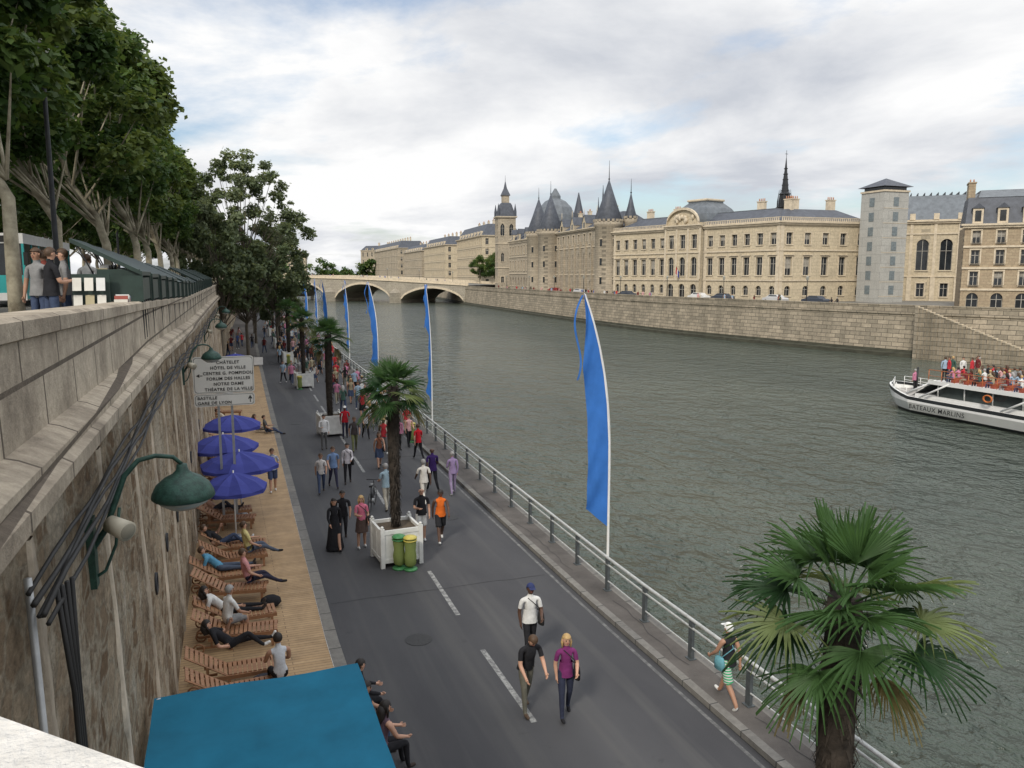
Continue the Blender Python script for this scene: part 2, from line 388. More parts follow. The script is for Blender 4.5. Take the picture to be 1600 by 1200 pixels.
# ------------------------------------------------------------------ trees
def leafmesh(name,trunk,cl,nleaf,size,mats,seed,flat=.5,elong=1.6):
    rg=np.random.default_rng(seed)
    cl=np.array(cl)
    k=rg.choice(len(cl),nleaf,p=(cl[:,3]**2)/np.sum(cl[:,3]**2))
    d=rg.normal(size=(nleaf,3));d/=np.linalg.norm(d,axis=1)[:,None]
    rr=rg.random(nleaf)**.45*(1+.35*(rg.random(nleaf)>.9))
    P=cl[k,:3]+d*rr[:,None]*cl[k,3][:,None]*np.array([1,1,.75])
    nrm=rg.normal(size=(nleaf,3));nrm[:,2]=np.abs(nrm[:,2])+flat;nrm+=d*.6;nrm/=np.linalg.norm(nrm,axis=1)[:,None]
    a=rg.normal(size=(nleaf,3));a-=nrm*np.sum(a*nrm,1)[:,None];a/=np.linalg.norm(a,axis=1)[:,None]
    b=np.cross(nrm,a);L=size*(.6+.8*rg.random(nleaf))[:,None]/2;Wd=L/elong
    V=np.stack([P-a*L,P+b*Wd+a*L*.15,P+a*L,P-b*Wd+a*L*.15],1).reshape(-1,3)
    tv=np.array(trunk.v).reshape(-1,3);tf=[f for f in trunk.f if len(f)==4];tmi=[m for f,m in zip(trunk.f,trunk.mi) if len(f)==4]
    nt_=len(tv);allv=np.concatenate([tv,V]);nf=len(tf)+nleaf
    loops=np.concatenate([np.array(tf).reshape(-1),nt_+np.arange(nleaf*4)]).astype(np.int32)
    me=bpy.data.meshes.new(name);me.vertices.add(len(allv));me.vertices.foreach_set('co',allv.astype(np.float32).ravel())
    me.loops.add(nf*4);me.loops.foreach_set('vertex_index',loops)
    me.polygons.add(nf);me.polygons.foreach_set('loop_start',np.arange(nf,dtype=np.int32)*4)
    for m in trunk.mats+mats: me.materials.append(m)
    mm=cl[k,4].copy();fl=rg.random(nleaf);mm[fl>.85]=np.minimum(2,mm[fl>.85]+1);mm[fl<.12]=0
    mi=np.concatenate([np.array(tmi),len(trunk.mats)+mm]).astype(np.int32)
    me.polygons.foreach_set('material_index',mi)
    me.polygons.foreach_set('use_smooth',np.concatenate([np.ones(len(tf)),np.zeros(nleaf)]).astype(bool))
    me.update(calc_edges=True);me.validate();return me
def tree(name,H,th,rx,ry,seed,ncl,nleaf,size,mats,bark,tr=.2,cr=(.6,1.3),lean=0,airy=0,nm=None):
    r=random.Random(seed);t=B();top=th+(H-th)*.75
    def LX(z): return lean*max(0,(z-th*.8)/(th*.6)) if z<th*1.4 else lean
    pts=[(LX(z)+r.uniform(-.1,.1)*z/3,r.uniform(-.12,.12)*z/3,z) for z in [0,th*.35,th*.7,th,th*1.4,th+(top-th)*.5,top]]
    t.tube(pts,[tr*1.25,tr,tr*.9,tr*.8,tr*.65,tr*.4,tr*.12],bark,9)
    cl=[];zc=(th+H)/2;hz=(H-th)/2
    for i in range(ncl):
        while 1:
            x,y,z=[r.uniform(-1,1) for _ in range(3)];q=math.sqrt(x*x+y*y+z*z)
            if q<1 and q>.25 and r.random()<q**1.2: break
        k=1-.25*max(0,z)
        p=(x*rx*k*r.uniform(.85,1.12),y*ry*k*r.uniform(.85,1.12),zc+z*hz)
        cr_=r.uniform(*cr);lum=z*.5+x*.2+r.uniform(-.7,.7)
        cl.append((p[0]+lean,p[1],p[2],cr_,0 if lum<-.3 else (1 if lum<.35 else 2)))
    for i in range(int(ncl*(.35 if not airy else .6))):
        c=cl[i];z0=th*.8+(top-th*.8)*max(0,min(.95,(c[2]-th)/(H-th)-.25))*r.uniform(.6,1)
        z0=max(z0,th*.75);s=(LX(z0),0,z0);m_=(s[0]*.45+c[0]*.55,s[1]*.45+c[1]*.55,s[2]*.55+c[2]*.45+.2)
        t.tube([s,m_,c[:3]],[tr*.35,tr*.2,tr*.05],bark,5,cap=False)
    return leafmesh(nm or name,t,cl,nleaf,size,mats,seed,.5)
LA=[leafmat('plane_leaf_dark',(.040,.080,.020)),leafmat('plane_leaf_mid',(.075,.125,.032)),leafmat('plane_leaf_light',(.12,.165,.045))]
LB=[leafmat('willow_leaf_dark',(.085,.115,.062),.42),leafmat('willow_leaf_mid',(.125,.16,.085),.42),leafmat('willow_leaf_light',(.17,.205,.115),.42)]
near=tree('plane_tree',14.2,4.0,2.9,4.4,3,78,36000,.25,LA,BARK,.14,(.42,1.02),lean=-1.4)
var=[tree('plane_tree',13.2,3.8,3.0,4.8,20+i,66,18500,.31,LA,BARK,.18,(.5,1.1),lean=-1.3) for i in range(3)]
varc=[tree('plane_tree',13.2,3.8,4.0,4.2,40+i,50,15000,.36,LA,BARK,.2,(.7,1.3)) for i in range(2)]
inst('plane_tree',near,(-3.85,19,ZU))
inst('plane_tree',near,(-4.3,27,ZU),0,scale=(1,-1,1.0))
for i in range(34):
    y=35+i*8.2;x=-4.2+sh(y)+R.uniform(-.2,.2)
    inst('plane_tree',var[i%3],(x,y,ZU),0,scale=(1,1 if i%2 else -1,R.uniform(.92,1.05)))
    if i<14: inst('plane_tree',varc[i%2],(x-10.5,y+3,ZU),i*1.1,scale=R.uniform(.9,1.05))
inst('plane_tree',varc[1],(-13,17,ZU),.5);inst('plane_tree',varc[0],(-13,25,ZU),1.5)
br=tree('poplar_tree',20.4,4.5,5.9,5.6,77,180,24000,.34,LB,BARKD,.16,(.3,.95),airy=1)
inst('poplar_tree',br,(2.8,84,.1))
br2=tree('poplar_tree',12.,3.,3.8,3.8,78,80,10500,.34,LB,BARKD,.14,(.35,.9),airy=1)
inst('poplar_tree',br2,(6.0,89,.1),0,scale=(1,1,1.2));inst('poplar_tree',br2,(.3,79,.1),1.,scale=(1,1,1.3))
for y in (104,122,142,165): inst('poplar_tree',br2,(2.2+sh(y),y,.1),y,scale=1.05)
for x,y,s in ((96,278,1),(99,285,1.05),(95,294,.95)): inst('plane_tree',varc[int(y)%2],(x,y,3.8),y,scale=(s,s,.95*s))
t=B();t.tube([(60,600,2),(60,600,3)],.1,BARKD,4);cl=[]
for i in range(330):
    u=R.random();x=20+u*125;y=620-u*20+R.uniform(-12,12);cl.append((x,y,R.uniform(3,15+4*math.sin(x*.19)+2*math.sin(x*.7)),R.uniform(2,3.6),R.choice((0,0,1,2))))
inst('distant_trees',leafmesh('distant_trees',t,cl,14000,2.0,LA,5))
# ------------------------------------------------------------------ palms
PG=[leafmat('palm_leaf_dark',(.026,.066,.026)),leafmat('palm_leaf',(.055,.115,.038)),leafmat('palm_leaf_pale',(.15,.19,.08)),leafmat('palm_leaf_dry',(.17,.15,.075))]
PTR=M('palm_fibre',(.035,.028,.022),.95,.5,6,.9,18)
def palm(seed,nl,trunk_h,R0,bl,pet,name,n=24,elmin=-48,ndry=0):
    r=random.Random(seed);g=B()
    g.tube([(0,0,0),(.03,0,trunk_h*.3),(0,.03,trunk_h*.65),(0,0,trunk_h)],[R0*.75,R0*.85,R0,R0*.9],PTR,12)
    for i in range(620):
        z=r.uniform(.1,trunk_h);a=r.uniform(0,2*pi);rr=R0*(.8+.2*z/trunk_h);l=r.uniform(.08,.22);w=.022
        c=Vector((math.cos(a),math.sin(a),0));s=Vector((-c.y,c.x,0));p=c*rr*.95+Vector((0,0,z))
        g.add([p-s*w,p+s*w,p+c*l*.5+Vector((0,0,-l if r.random()<.6 else l))],[(0,1,2)],PTR)
    for i in range(nl+ndry):
        dry=i>=nl
        t=min(1,i/nl);az=i*2.39996+r.uniform(-.25,.25)
        el=rad(80-(80-elmin)*t**.9+r.uniform(-8,8)) if not dry else rad(r.uniform(-52,-38))
        if dry: az=(5.75,2.9,.6,4.3)[(i-nl)%4]
        d=Vector((math.cos(az)*math.cos(el),math.sin(az)*math.cos(el),math.sin(el)))
        L=pet*(r.uniform(.85,1.12))*(.7+.4*math.sin(min(1,t*1.6)*pi*.5));p0=Vector((0,0,trunk_h-.02-.22*t));pts=[]
        for k in range(5):
            s=k/4;pts.append(p0+d*L*s+Vector((0,0,-.16*L*s*s*(1 if el<1.2 else .2))))
        mat=PG[3] if dry or (t>.9 and r.random()<.5) else (PG[1] if t<.35 else PG[r.choice((0,0,1,1,2))])
        g.tube(pts,[.018,.014,.011,.009,.008],PG[1],5,cap=False)
        dd=(pts[-1]-pts[-2]).normalized();side=dd.cross(Vector((0,0,1)))
        if side.length<.1: side=Vector((-math.sin(az),math.cos(az),0))
        side.normalize();up=side.cross(dd).normalized();rt=r.uniform(-.6,.6);side=(side*math.cos(rt)+up*math.sin(rt)).normalized();up=side.cross(dd)
        span=rad((105 if t>.15 else 60)) if not dry else rad(70)
        for k in range(n):
            ph=-span+2*span*k/(n-1)+r.uniform(-.03,.03)
            v=dd*math.cos(ph)+side*math.sin(ph)+up*(.15*abs(math.sin(ph)))
            v.normalize();ll=bl*(.70+.30*math.cos(ph*.7))*r.uniform(.86,1.1)*(.75 if dry else 1)
            wv=v.cross(up).normalized();P_=[];segs=5
            droop=r.uniform(.08,.30)*(1 if t<.5 else 1.4)*(.3 if t<.12 else 1)*(1.8 if dry else 1)
            for s in range(segs+1):
                u=s/segs;c=pts[-1]+v*ll*u+Vector((0,0,-droop*ll*u**3))
                w=.019*(bl/.6)*(.35+1.6*u if u<.4 else (1.0-((u-.4)/.6)**1.2*.95))
                P_+= [c-wv*w+up*.008,c-up*.008,c+wv*w+up*.008]
            g.add(P_,[(s*3+j,s*3+j+1,s*3+j+4,s*3+j+3) for s in range(segs) for j in (0,1)],mat,False)
    return g.obj(name,mesh_only=True)
pA=palm(1,26,4.32,.19,.64,.58,'palm_tree',26,-16,3);pB=palm(5,30,4.2,.18,.60,.55,'palm_tree',24,-40)
PWH=M('planter_white',(.64,.64,.61),.5,.14,3)
SOIL=M('planter_soil',(.08,.06,.04),.95,.3,12,.6,30)
pl=B();s=.58
for a in (-1,1):
    for b in (-1,1):
        pl.box(a*s-.06,a*s+.06,b*s-.06,b*s+.06,0,1.18,PWH);pl.lathe((a*s,b*s,1.18),[(.03,0),(.05,.04),(.05,.06),(.01,.09)],PWH,8)
for q in range(4):
    mx=Matrix.Rotation(q*pi/2,3,'Z')
    T=lambda x,y,z,mx=mx:tuple(mx@Vector((x,y,z)))
    pl.box(-s+.06,s-.06,s-.03,s+.02,.14,1.12,PWH,T)
    pl.box(-s+.06,s-.06,s+.02,s+.04,1.0,1.12,PWH,T);pl.box(-s+.06,s-.06,s+.02,s+.04,.14,.26,PWH,T)
    pl.box(-.04,.04,s+.02,s+.035,.26,1.0,PWH,T)
pl.box(-s+.03,s-.03,-s+.03,s-.03,.16,1.02,SOIL)
plm=pl.obj('planter_box',mesh_only=True)
for i,(x,y,pm,rz) in enumerate(((5.75,6.0,pA,0),(4.75,23.0,pB,1.9),(5.45,43,pA,3.),(6.0,62.4,pB,.7),(6.4,80,pA,2),(6.8,98,pB,1),(7.3,117,pA,4))):
    inst('planter_box',plm,(x,y,0),rad(4));inst('palm_tree',pm,(x,y,1.0),rz,scale=(1,1,1.02 if i else 1))
# trash bag stands
GB=blue('green_bag',(.33,.40,.14),.5);YL=M('yellow_lid',(.50,.42,.09),.4,.15);GL=M('green_lid',(.05,.20,.07),.4,.2)
def bin_(x,y,lid):
    g=B();g.lathe((0,0,0),[(.2,0),(.2,.05),(.05,.07)],GL,14);g.tube([(0,.17,0),(0,.17,.95)],.025,GL,8)
    r_=random.Random(int(x*10));vs=[];n=18;pr=[(.11,.12),(.16,.18),(.175,.4),(.15,.58),(.165,.75),(.17,.88)]
    for q,z in pr:
        for k in range(n): a=2*pi*k/n;e=1+r_.uniform(-.07,.07);vs.append((q*e*math.cos(a),q*e*math.sin(a),z))
    g.add(vs,[(i*n+k,i*n+(k+1)%n,(i+1)*n+(k+1)%n,(i+1)*n+k) for i in range(5) for k in range(n)]+[tuple(range(n-1,-1,-1))],GB,True)
    g.tube([(.18*math.cos(t),.18*math.sin(t),.89) for t in [2*pi*i/16 for i in range(16)]],.022,lid,6,closed=True)
    g.lathe((0,0,.95),[(.2,0),(.205,.03),(.14,.07),(.02,.085)],lid,14);g.obj('litter_bin',loc=(x,y,0),rz=.4)
bin_(4.95,22.0,YL);bin_(4.66,22.2,GL);bin_(5.6,61.3,YL);bin_(9.1,39.6,YL);bin_(6.2,78.5,YL)
# ------------------------------------------------------------------ wall lamps
def walllamp(y,z0):
    g=B()
    g.box(-.04,.05,-.09,.09,-.4,.3,LGREEN)
    arm=[(0,0,-.05),(.14,.04,.15),(.24,.08,.42),(.33,.11,.66),(.46,.15,.80),(.62,.18,.83),(.78,.2,.80),(.86,.2,.72)]
    g.tube(arm,[.032,.03,.03,.028,.026,.024,.022,.02],LGREEN,8)
    g.tube([(0,0,-.33),(.12,.03,-.26),(.22,.07,-.02),(.27,.09,.35)],.016,LGREEN,6)
    g.lathe((.86,.2,.36),[(.29,.0),(.31,.02),(.30,.07),(.26,.15),(.18,.22),(.10,.26),(.06,.30),(.05,.36)],LGREEN,24)
    g.lathe((.86,.2,.36),[(.02,-.12),(.14,-.10),(.23,-.045),(.27,0)],M('lamp_glass',(.35,.38,.36),.2,.1),20)
    g.tube([(.19,.0,.22),(.36,-.16,.17)],[.085,.10],M('speaker_cream',(.5,.46,.36),.5,.1),16)
    g.tube([(.36,-.16,.17),(.365,-.165,.168)],[.085,.08],M('speaker_mesh',(.30,.28,.22),.7,.1),16)
    g.obj('wall_lamp',loc=(-1.27+sh(y),y,z0))
for y in (8.5,26.8,45,63): walllamp(y,5.86+pz(y)-pz(8.5)*1)
# ------------------------------------------------------------------ direction sign
SGN=empty('direction_sign',(.12,28,0));g=B();SW=M('sign_white',(.70,.69,.64),.45,.06,2);SB=M('sign_border',(.03,.03,.03),.5,.05)
def plate(x0,x1,z0,z1):
    n=6;r=.09;out=[]
    for cx,cz,a0 in ((x1-r,z1-r,0),(x0+r,z1-r,90),(x0+r,z0+r,180),(x1-r,z0+r,270)):
        for k in range(n+1): a=rad(a0+90*k/n);out.append((cx+r*math.cos(a),cz+r*math.sin(a)))
    return out
def sign_plate(x0,x1,z0,z1,y):
    for e,yy,mt in ((0,y-.03,SW),(.03,y-.033,SB),(.042,y-.036,SW)):
        g.poly([(a,yy,b) for a,b in plate(x0+e,x1-e,z0+e,z1-e)],mt)
    o=plate(x0,x1,z0,z1);g.poly([(a,y,b) for a,b in o][::-1],GREY);g.add([(a,y,b) for a,b in o]+[(a,y-.03,b) for a,b in o],[(i,(i+1)%len(o),len(o)+(i+1)%len(o),len(o)+i) for i in range(len(o))],GREY)
sign_plate(-.95,.95,4.62,5.84,0);sign_plate(-.95,.95,4.19,4.60,0)
g.box(-.25,-.17,.02,.1,.1,5.6,GREY);g.box(.17,.25,.02,.1,.1,5.6,GREY)
def arrow(cx,cz,ang,s):
    ca,sa=math.cos(ang),math.sin(ang)
    sh_=[(-1,-.12),(.1,-.12),(-.2,-.5),(.15,-.5),(1,0),(.15,.5),(-.2,.5),(.1,.12),(-1,.12)]
    g.poly([(cx+(a*ca-b*sa)*s,-.04,cz+(a*sa+b*ca)*s) for a,b in sh_],SB)
arrow(-.76,5.22,pi,.1);arrow(.8,4.40,pi/2,.12);g.obj('panel',SGN)
def text(s,loc,size,mat,rot,parent=None,align='CENTER',name='lettering'):
    cu=bpy.data.curves.new(name,'FONT');cu.body=s;cu.size=size;cu.align_x=align;cu.align_y='BOTTOM_BASELINE';cu.offset=.003;cu.extrude=.002
    cu.materials.append(mat);o=bpy.data.objects.new(name,cu);sc.collection.objects.link(o);o.location=loc;o.rotation_euler=rot
    if parent:o.parent=parent
    cu.space_character=1.12
    return o
for i,s in enumerate(("CHÂTELET","HÔTEL DE VILLE","CENTRE G. POMPIDOU","FORUM DES HALLES","NOTRE DAME","THÉATRE DE LA VILLE")):
    text(s,(.14,-.045,5.60-i*.179),.138,SB,(pi/2,0,0),SGN)
text("BASTILLE",(-.85,-.045,4.43),.138,SB,(pi/2,0,0),SGN,'LEFT');text("GARE DE LYON",(-.85,-.045,4.26),.138,SB,(pi/2,0,0),SGN,'LEFT')
# ------------------------------------------------------------------ umbrellas
UM=blue('umbrella_violet',(.070,.085,.36),.25)
def umb(x,y,rad_,z=2.35,rot=0):
    g=B();n=8;vs=[(0,0,.0)];rings=[(.35,-.10),(.7,-.24),(1,-.46)]
    for q,(rr,dz) in enumerate(rings):
        for k in range(n*2):
            a=2*pi*k/(n*2);s=1 if k%2==0 else (.955-.02*q);vs.append((rad_*rr*s*math.cos(a),rad_*rr*s*math.sin(a),dz-(0.0 if k%2==0 else .05)))
    for k in range(n*2):
        a=2*pi*k/(n*2);vs.append((rad_*.99*(1 if k%2==0 else .94)*math.cos(a),rad_*.99*(1 if k%2==0 else .94)*math.sin(a),-.60))
    m=n*2;fs=[(0,1+k,1+(k+1)%m) for k in range(m)]
    for q in range(3): fs+=[(1+q*m+k,1+q*m+(k+1)%m,1+(q+1)*m+(k+1)%m,1+(q+1)*m+k) for k in range(m)]
    g.add(vs,fs,UM);g.tube([(0,0,-z),(0,0,.07)],.025,WHITE,8)
    for k in range(n): a=2*pi*k/n;g.tube([(0,0,-.06),(rad_*.98*math.cos(a),rad_*.98*math.sin(a),-.47)],.008,WHITE,4)
    g.lathe((0,0,-z),[(.28,0),(.28,.05),(.1,.09)],GREY,16);g.obj('beach_umbrella',loc=(x,y,z+.12),rz=rot)
for x,y,r_,z,ro in ((.25,26.4,1.05,2.15,.2),(.5,28.9,1.35,2.3,.5),(0,31.8,1.3,2.4,.1),(.4,36.2,1.25,2.4,.3),(.6,56,1.3,2.3,.3),(.4,60,1.3,2.3,.0),(1.2,66,1.3,2.3,.3)): umb(x,y,r_,z,ro)
# canopy
g=B();TEAL=blue('teal_canvas',(.014,.16,.27),.12);nx,ny=20,20;vs=[]
for j in range(ny+1):
    for i in range(nx+1):
        u,v=i/nx,j/ny;vs.append((-1.06+2.8*u,7.6+3.85*v,2.72-.06*math.sin(pi*u)*math.sin(pi*v)+.015*math.sin(u*9+v*5)+.012*math.sin(v*23)))
g.add(vs,[(j*(nx+1)+i,j*(nx+1)+i+1,(j+1)*(nx+1)+i+1,(j+1)*(nx+1)+i) for j in range(ny) for i in range(nx)],TEAL,True)
for i in range(nx): 
    for j in (0,ny): 
        a=vs[j*(nx+1)+i];b=vs[j*(nx+1)+i+1];g.poly([a,b,(b[0],b[1],2.5),(a[0],a[1],2.5)],TEAL)
for j in range(ny):
    for i in (0,nx):
        a=vs[j*(nx+1)+i];b=vs[(j+1)*(nx+1)+i];g.poly([a,b,(b[0],b[1],2.5),(a[0],a[1],2.5)],TEAL)
for x in (-1.0,1.68):
    for y in (7.66,11.4): g.tube([(x,y,.1),(x,y,2.7)],.03,WHITE,8)
g.obj('canvas_canopy')
# ------------------------------------------------------------------ loungers
WD=M('lounger_teak',(.28,.14,.07),.55,.3,4,stretch=(.5,4,1))
lb=B()
for s in (-.29,.29):
    lb.box(-.55,.95,s-.02,s+.02,.26,.34,WD);lb.box(.8,.86,s-.02,s+.02,0,.26,WD);lb.box(-.1,-.04,s-.02,s+.02,0,.26,WD)
    lb.tube([(-.75+.11*math.cos(t),s*1.12,.12+.11*math.sin(t)) for t in [2*pi*i/14 for i in range(14)]],.02,WD,6,closed=True)
    lb.box(-.8,-.3,s-.015,s+.015,.1,.15,WD)
    a0=Vector((-.1,s*.92,.33));a1=Vector((-.9,s*.92,.85));lb.tube([a0,a1],.022,WD,4,smooth=False)
    lb.box(-.5,-.46,s-.015,s+.015,.12,.58,WD)
for i in range(11): lb.box(-.08+i*.095,-.01+i*.095,-.28,.28,.34,.36,WD)
for i in range(9):
    t=(i+.5)/9;c=(-.1-.8*t,0,.345+.52*t);lb.rbox(c,(.07,.54,.018),WD,Matrix.Rotation(math.atan2(.52,.8),3,'Y'))
lbm=lb.obj('deck_lounger',mesh_only=True)
LY=[28.6,27.6,24.7,23.7,22.3,21.2,19.4,18.5,16.6,15.7,32.7,34.0,37.6,41,46,50]
for i,y in enumerate(LY): inst('deck_lounger',lbm,(-.02+R.uniform(-.12,.2),y,.12),rad(R.uniform(-9,9)))
# ------------------------------------------------------------------ bookstalls
BK=[M('book_%d'%i,c,.6,.1) for i,c in enumerate(((.6,.58,.52),(.3,.08,.06),(.10,.13,.2),(.38,.33,.2),(.62,.62,.60),(.1,.14,.11)))]
def stall(y,open_=True):
    g=B();zp=pz(y)+8.13;L=2.0
    g.box(-.42,.40,0,L,.02,.46,DGREEN);g.box(-.44,.42,-.02,.04,.0,.5,DGREEN);g.box(-.44,.42,L-.04,L+.02,0,.5,DGREEN)
    if open_:
        g.add([(.42,-.03,.5),(.42,L+.03,.5),(-.8,L+.03,1.12),(-.8,-.03,1.12),(.42,-.03,.58),(.42,L+.03,.58),(-.8,L+.03,1.20),(-.8,-.03,1.2)],[(0,1,2,3),(7,6,5,4),(0,4,5,1),(1,5,6,2),(2,6,7,3),(3,7,4,0)],DGREEN)
        for t in (.25,.5,.75): g.add([(.43,L*t-.02,.60),(.43,L*t+.02,.60),(-.8,L*t+.02,1.22),(-.8,L*t-.02,1.22)],[(0,1,2,3)],IRON)
        for q in (.02,L-.02): g.tube([(-.4,q,.45),(-.7,q,1.1)],.015,IRON,5)
        g.box(-.38,.38,.045,.07,.5,.62,DGREEN)
        for i in range(24):
            q=.1+i*.077;h=R.uniform(.14,.26);g.box(-.36,-.2,q,q+.055,.46,.46+h,R.choice(BK))
    else:
        g.add([(.42,-.03,.5),(.42,L+.03,.5),(0,L+.03,.72),(0,-.03,.72),(-.44,L+.03,.55),(-.44,-.03,.55)],[(0,1,2,3),(3,2,4,5),(0,3,5),(1,2,4)],DGREEN)
    for q in (.25,.8,1.3,1.8): g.box(.36,.385,q-.02,q+.02,-.75,.1,IRON)
    g.obj('book_stall',loc=(-1.74+sh(y),y,zp+.0))
for i in range(22): stall(17.2+i*2.25,not(i in(5,9,10,14)))
g=B()
for k,(x,y) in enumerate(((-2.2,16.9),(-2.45,17.9))):
    for c in range(3):
        for r_ in range(3):
            z=ZU+.35+r_*.32;x0=x-.3+c*.2;g.add([(x0,y-.02*r_,z),(x0+.15,y-.02*r_,z),(x0+.15,y+.07-.02*r_,z+.24),(x0,y+.07-.02*r_,z+.24)],[(0,1,2,3)],R.choice((BK[0],BK[4],BK[4],BK[0],BK[3],BK[2])))
    g.box(x-.32,x+.32,y+.1,y+.14,ZU,ZU+1.3,DGREEN)
g.obj('book_rack')
g=B()
for i in range(9): g.box(-1.72,-1.5,16.0+i*.07,16.05+i*.07,pz(16)+8.13,pz(16)+8.13+R.uniform(.05,.14),BK[i%6])
g.obj('book_pile')
def lamppost(x,y,z,h,name='street_lamp'):
    g=B();g.lathe((0,0,0),[(.16,0),(.16,.3),(.09,.4),(.07,1.2),(.05,h-.6),(.04,h-.3)],IRON,10)
    g.lathe((0,0,h-.3),[(.06,0),(.17,.08),(.24,.5),(.1,.62),(.03,.75)],M('lantern_glass',(.3,.3,.26),.3,.1),6,False);g.tube([(-.2,0,h-.45),(.2,0,h-.45)],.02,IRON,6)
    return g.obj(name,mesh_only=True)
lp=lamppost(0,0,0,6.5);lps=lamppost(0,0,0,4.2)
inst('street_lamp',lp,(-3.7,23.0,ZU));inst('street_lamp',lp,(-5.2,52,ZU))
# bus
g=B();BT=M('bus_turquoise',(.04,.36,.36),.35,.08,2)
x0,x1,y0,y1=-9.6,-7.1,37,48
g.box(x0,x1,y0,y1,7.35,8.3,BT);g.box(x0+.02,x1-.02,y0+.06,y1,8.3,9.55,GLS);g.box(x0,x1,y0,y1,9.55,9.95,WHITE)
for q in (x0,x1-.08): g.box(q,q+.08,y0,y0+.12,8.3,9.55,BT)
for i in range(7): yy=y0+1.5+i*1.5;g.box(x1-.03,x1+.01,yy,yy+.09,8.3,9.55,BT)
g.box(x0+.3,x1-.3,y0-.02,y0,9.6,9.85,BLACK);g.box(x0,x1,y0-.04,y0,7.3,7.6,WHITE)
for q in (x0+.25,x1-.55): g.box(q,q+.3,y0-.03,y0-.005,7.75,7.92,M('headlamp',(.7,.7,.65),.2,.05))
for q in (y0+2.4,y0+8.5):
    for xx in (x0,x1-.28): g.tube([(xx,q,7.5),(xx+.3,q,7.5)],.48,BLACK,18,smooth=False)
for q in (x0-.15,x1+.02): g.box(q,q+.13,y0-.25,y0-.1,8.7,9.2,BLACK)
g.obj('city_bus',loc=(0,0,.2))
# ------------------------------------------------------------------ right bank wall
g=B()
def bankprof(pts,prof,mat,Bd):
    n=len(prof);vs=[]
    for i,p in enumerate(pts):
        a=Vector(pts[max(i-1,0)]);b=Vector(pts[min(i+1,len(pts)-1)]);d=(b-a).normalized();nn=Vector((-d.y,d.x))
        for w,z in prof: vs.append((p[0]+nn.x*w,p[1]+nn.y*w,z))
    Bd.add(vs,[(i*n+k,i*n+k+1,(i+1)*n+k+1,(i+1)*n+k) for i in range(len(pts)-1) for k in range(n-1)],mat)
QS=[]
for i in range(1,len(QB)-2):
    p0,p1,p2,p3=[Vector(q) for q in QB[i-1:i+3]]
    for k in range(6):
        t=k/6;QS.append(tuple(.5*((2*p1)+(p2-p0)*t+(2*p0-5*p1+4*p2-p3)*t*t+(3*p1-p0-3*p2+p3)*t**3)))
ALG=M('algae_stone',(.060,.060,.042),.8,.4,.7,.3,8,stretch=(1,1,3))
bankprof(QS,[(.9,-3),(.9,-1.35),(.42,-1.25),(.4,-.9)],ALG,g)
bankprof(QS,[(.4,-.9),(.0,3.55),(.16,3.6),(.16,3.8),(-.02,3.85),(-.02,4.6),(.05,4.63),(.05,4.78),(-.4,4.78),(-.4,3.7)],BANK,g)
g.obj('river_bank_wall')
g=B();QA=np.array([q for q in QS if q[1]<120]);
def bankx(y): return float(np.interp(y,QA[:,1],QA[:,0]))
for i in range(30):
    t=i/29;y=75.5-t*13;x=bankx(y);z=3.9-t*5.2
    g.box(x-1.9,x+.2,y-.45,y,-2.5,z,BANK)
    g.box(x-2.15,x-1.9,y-.45,y,-2.5,z+.75,BANK)
    g.box(x-2.2,x-1.86,y-.45,y,z+.75,z+.87,TRIM)
g.obj('bank_stairs')
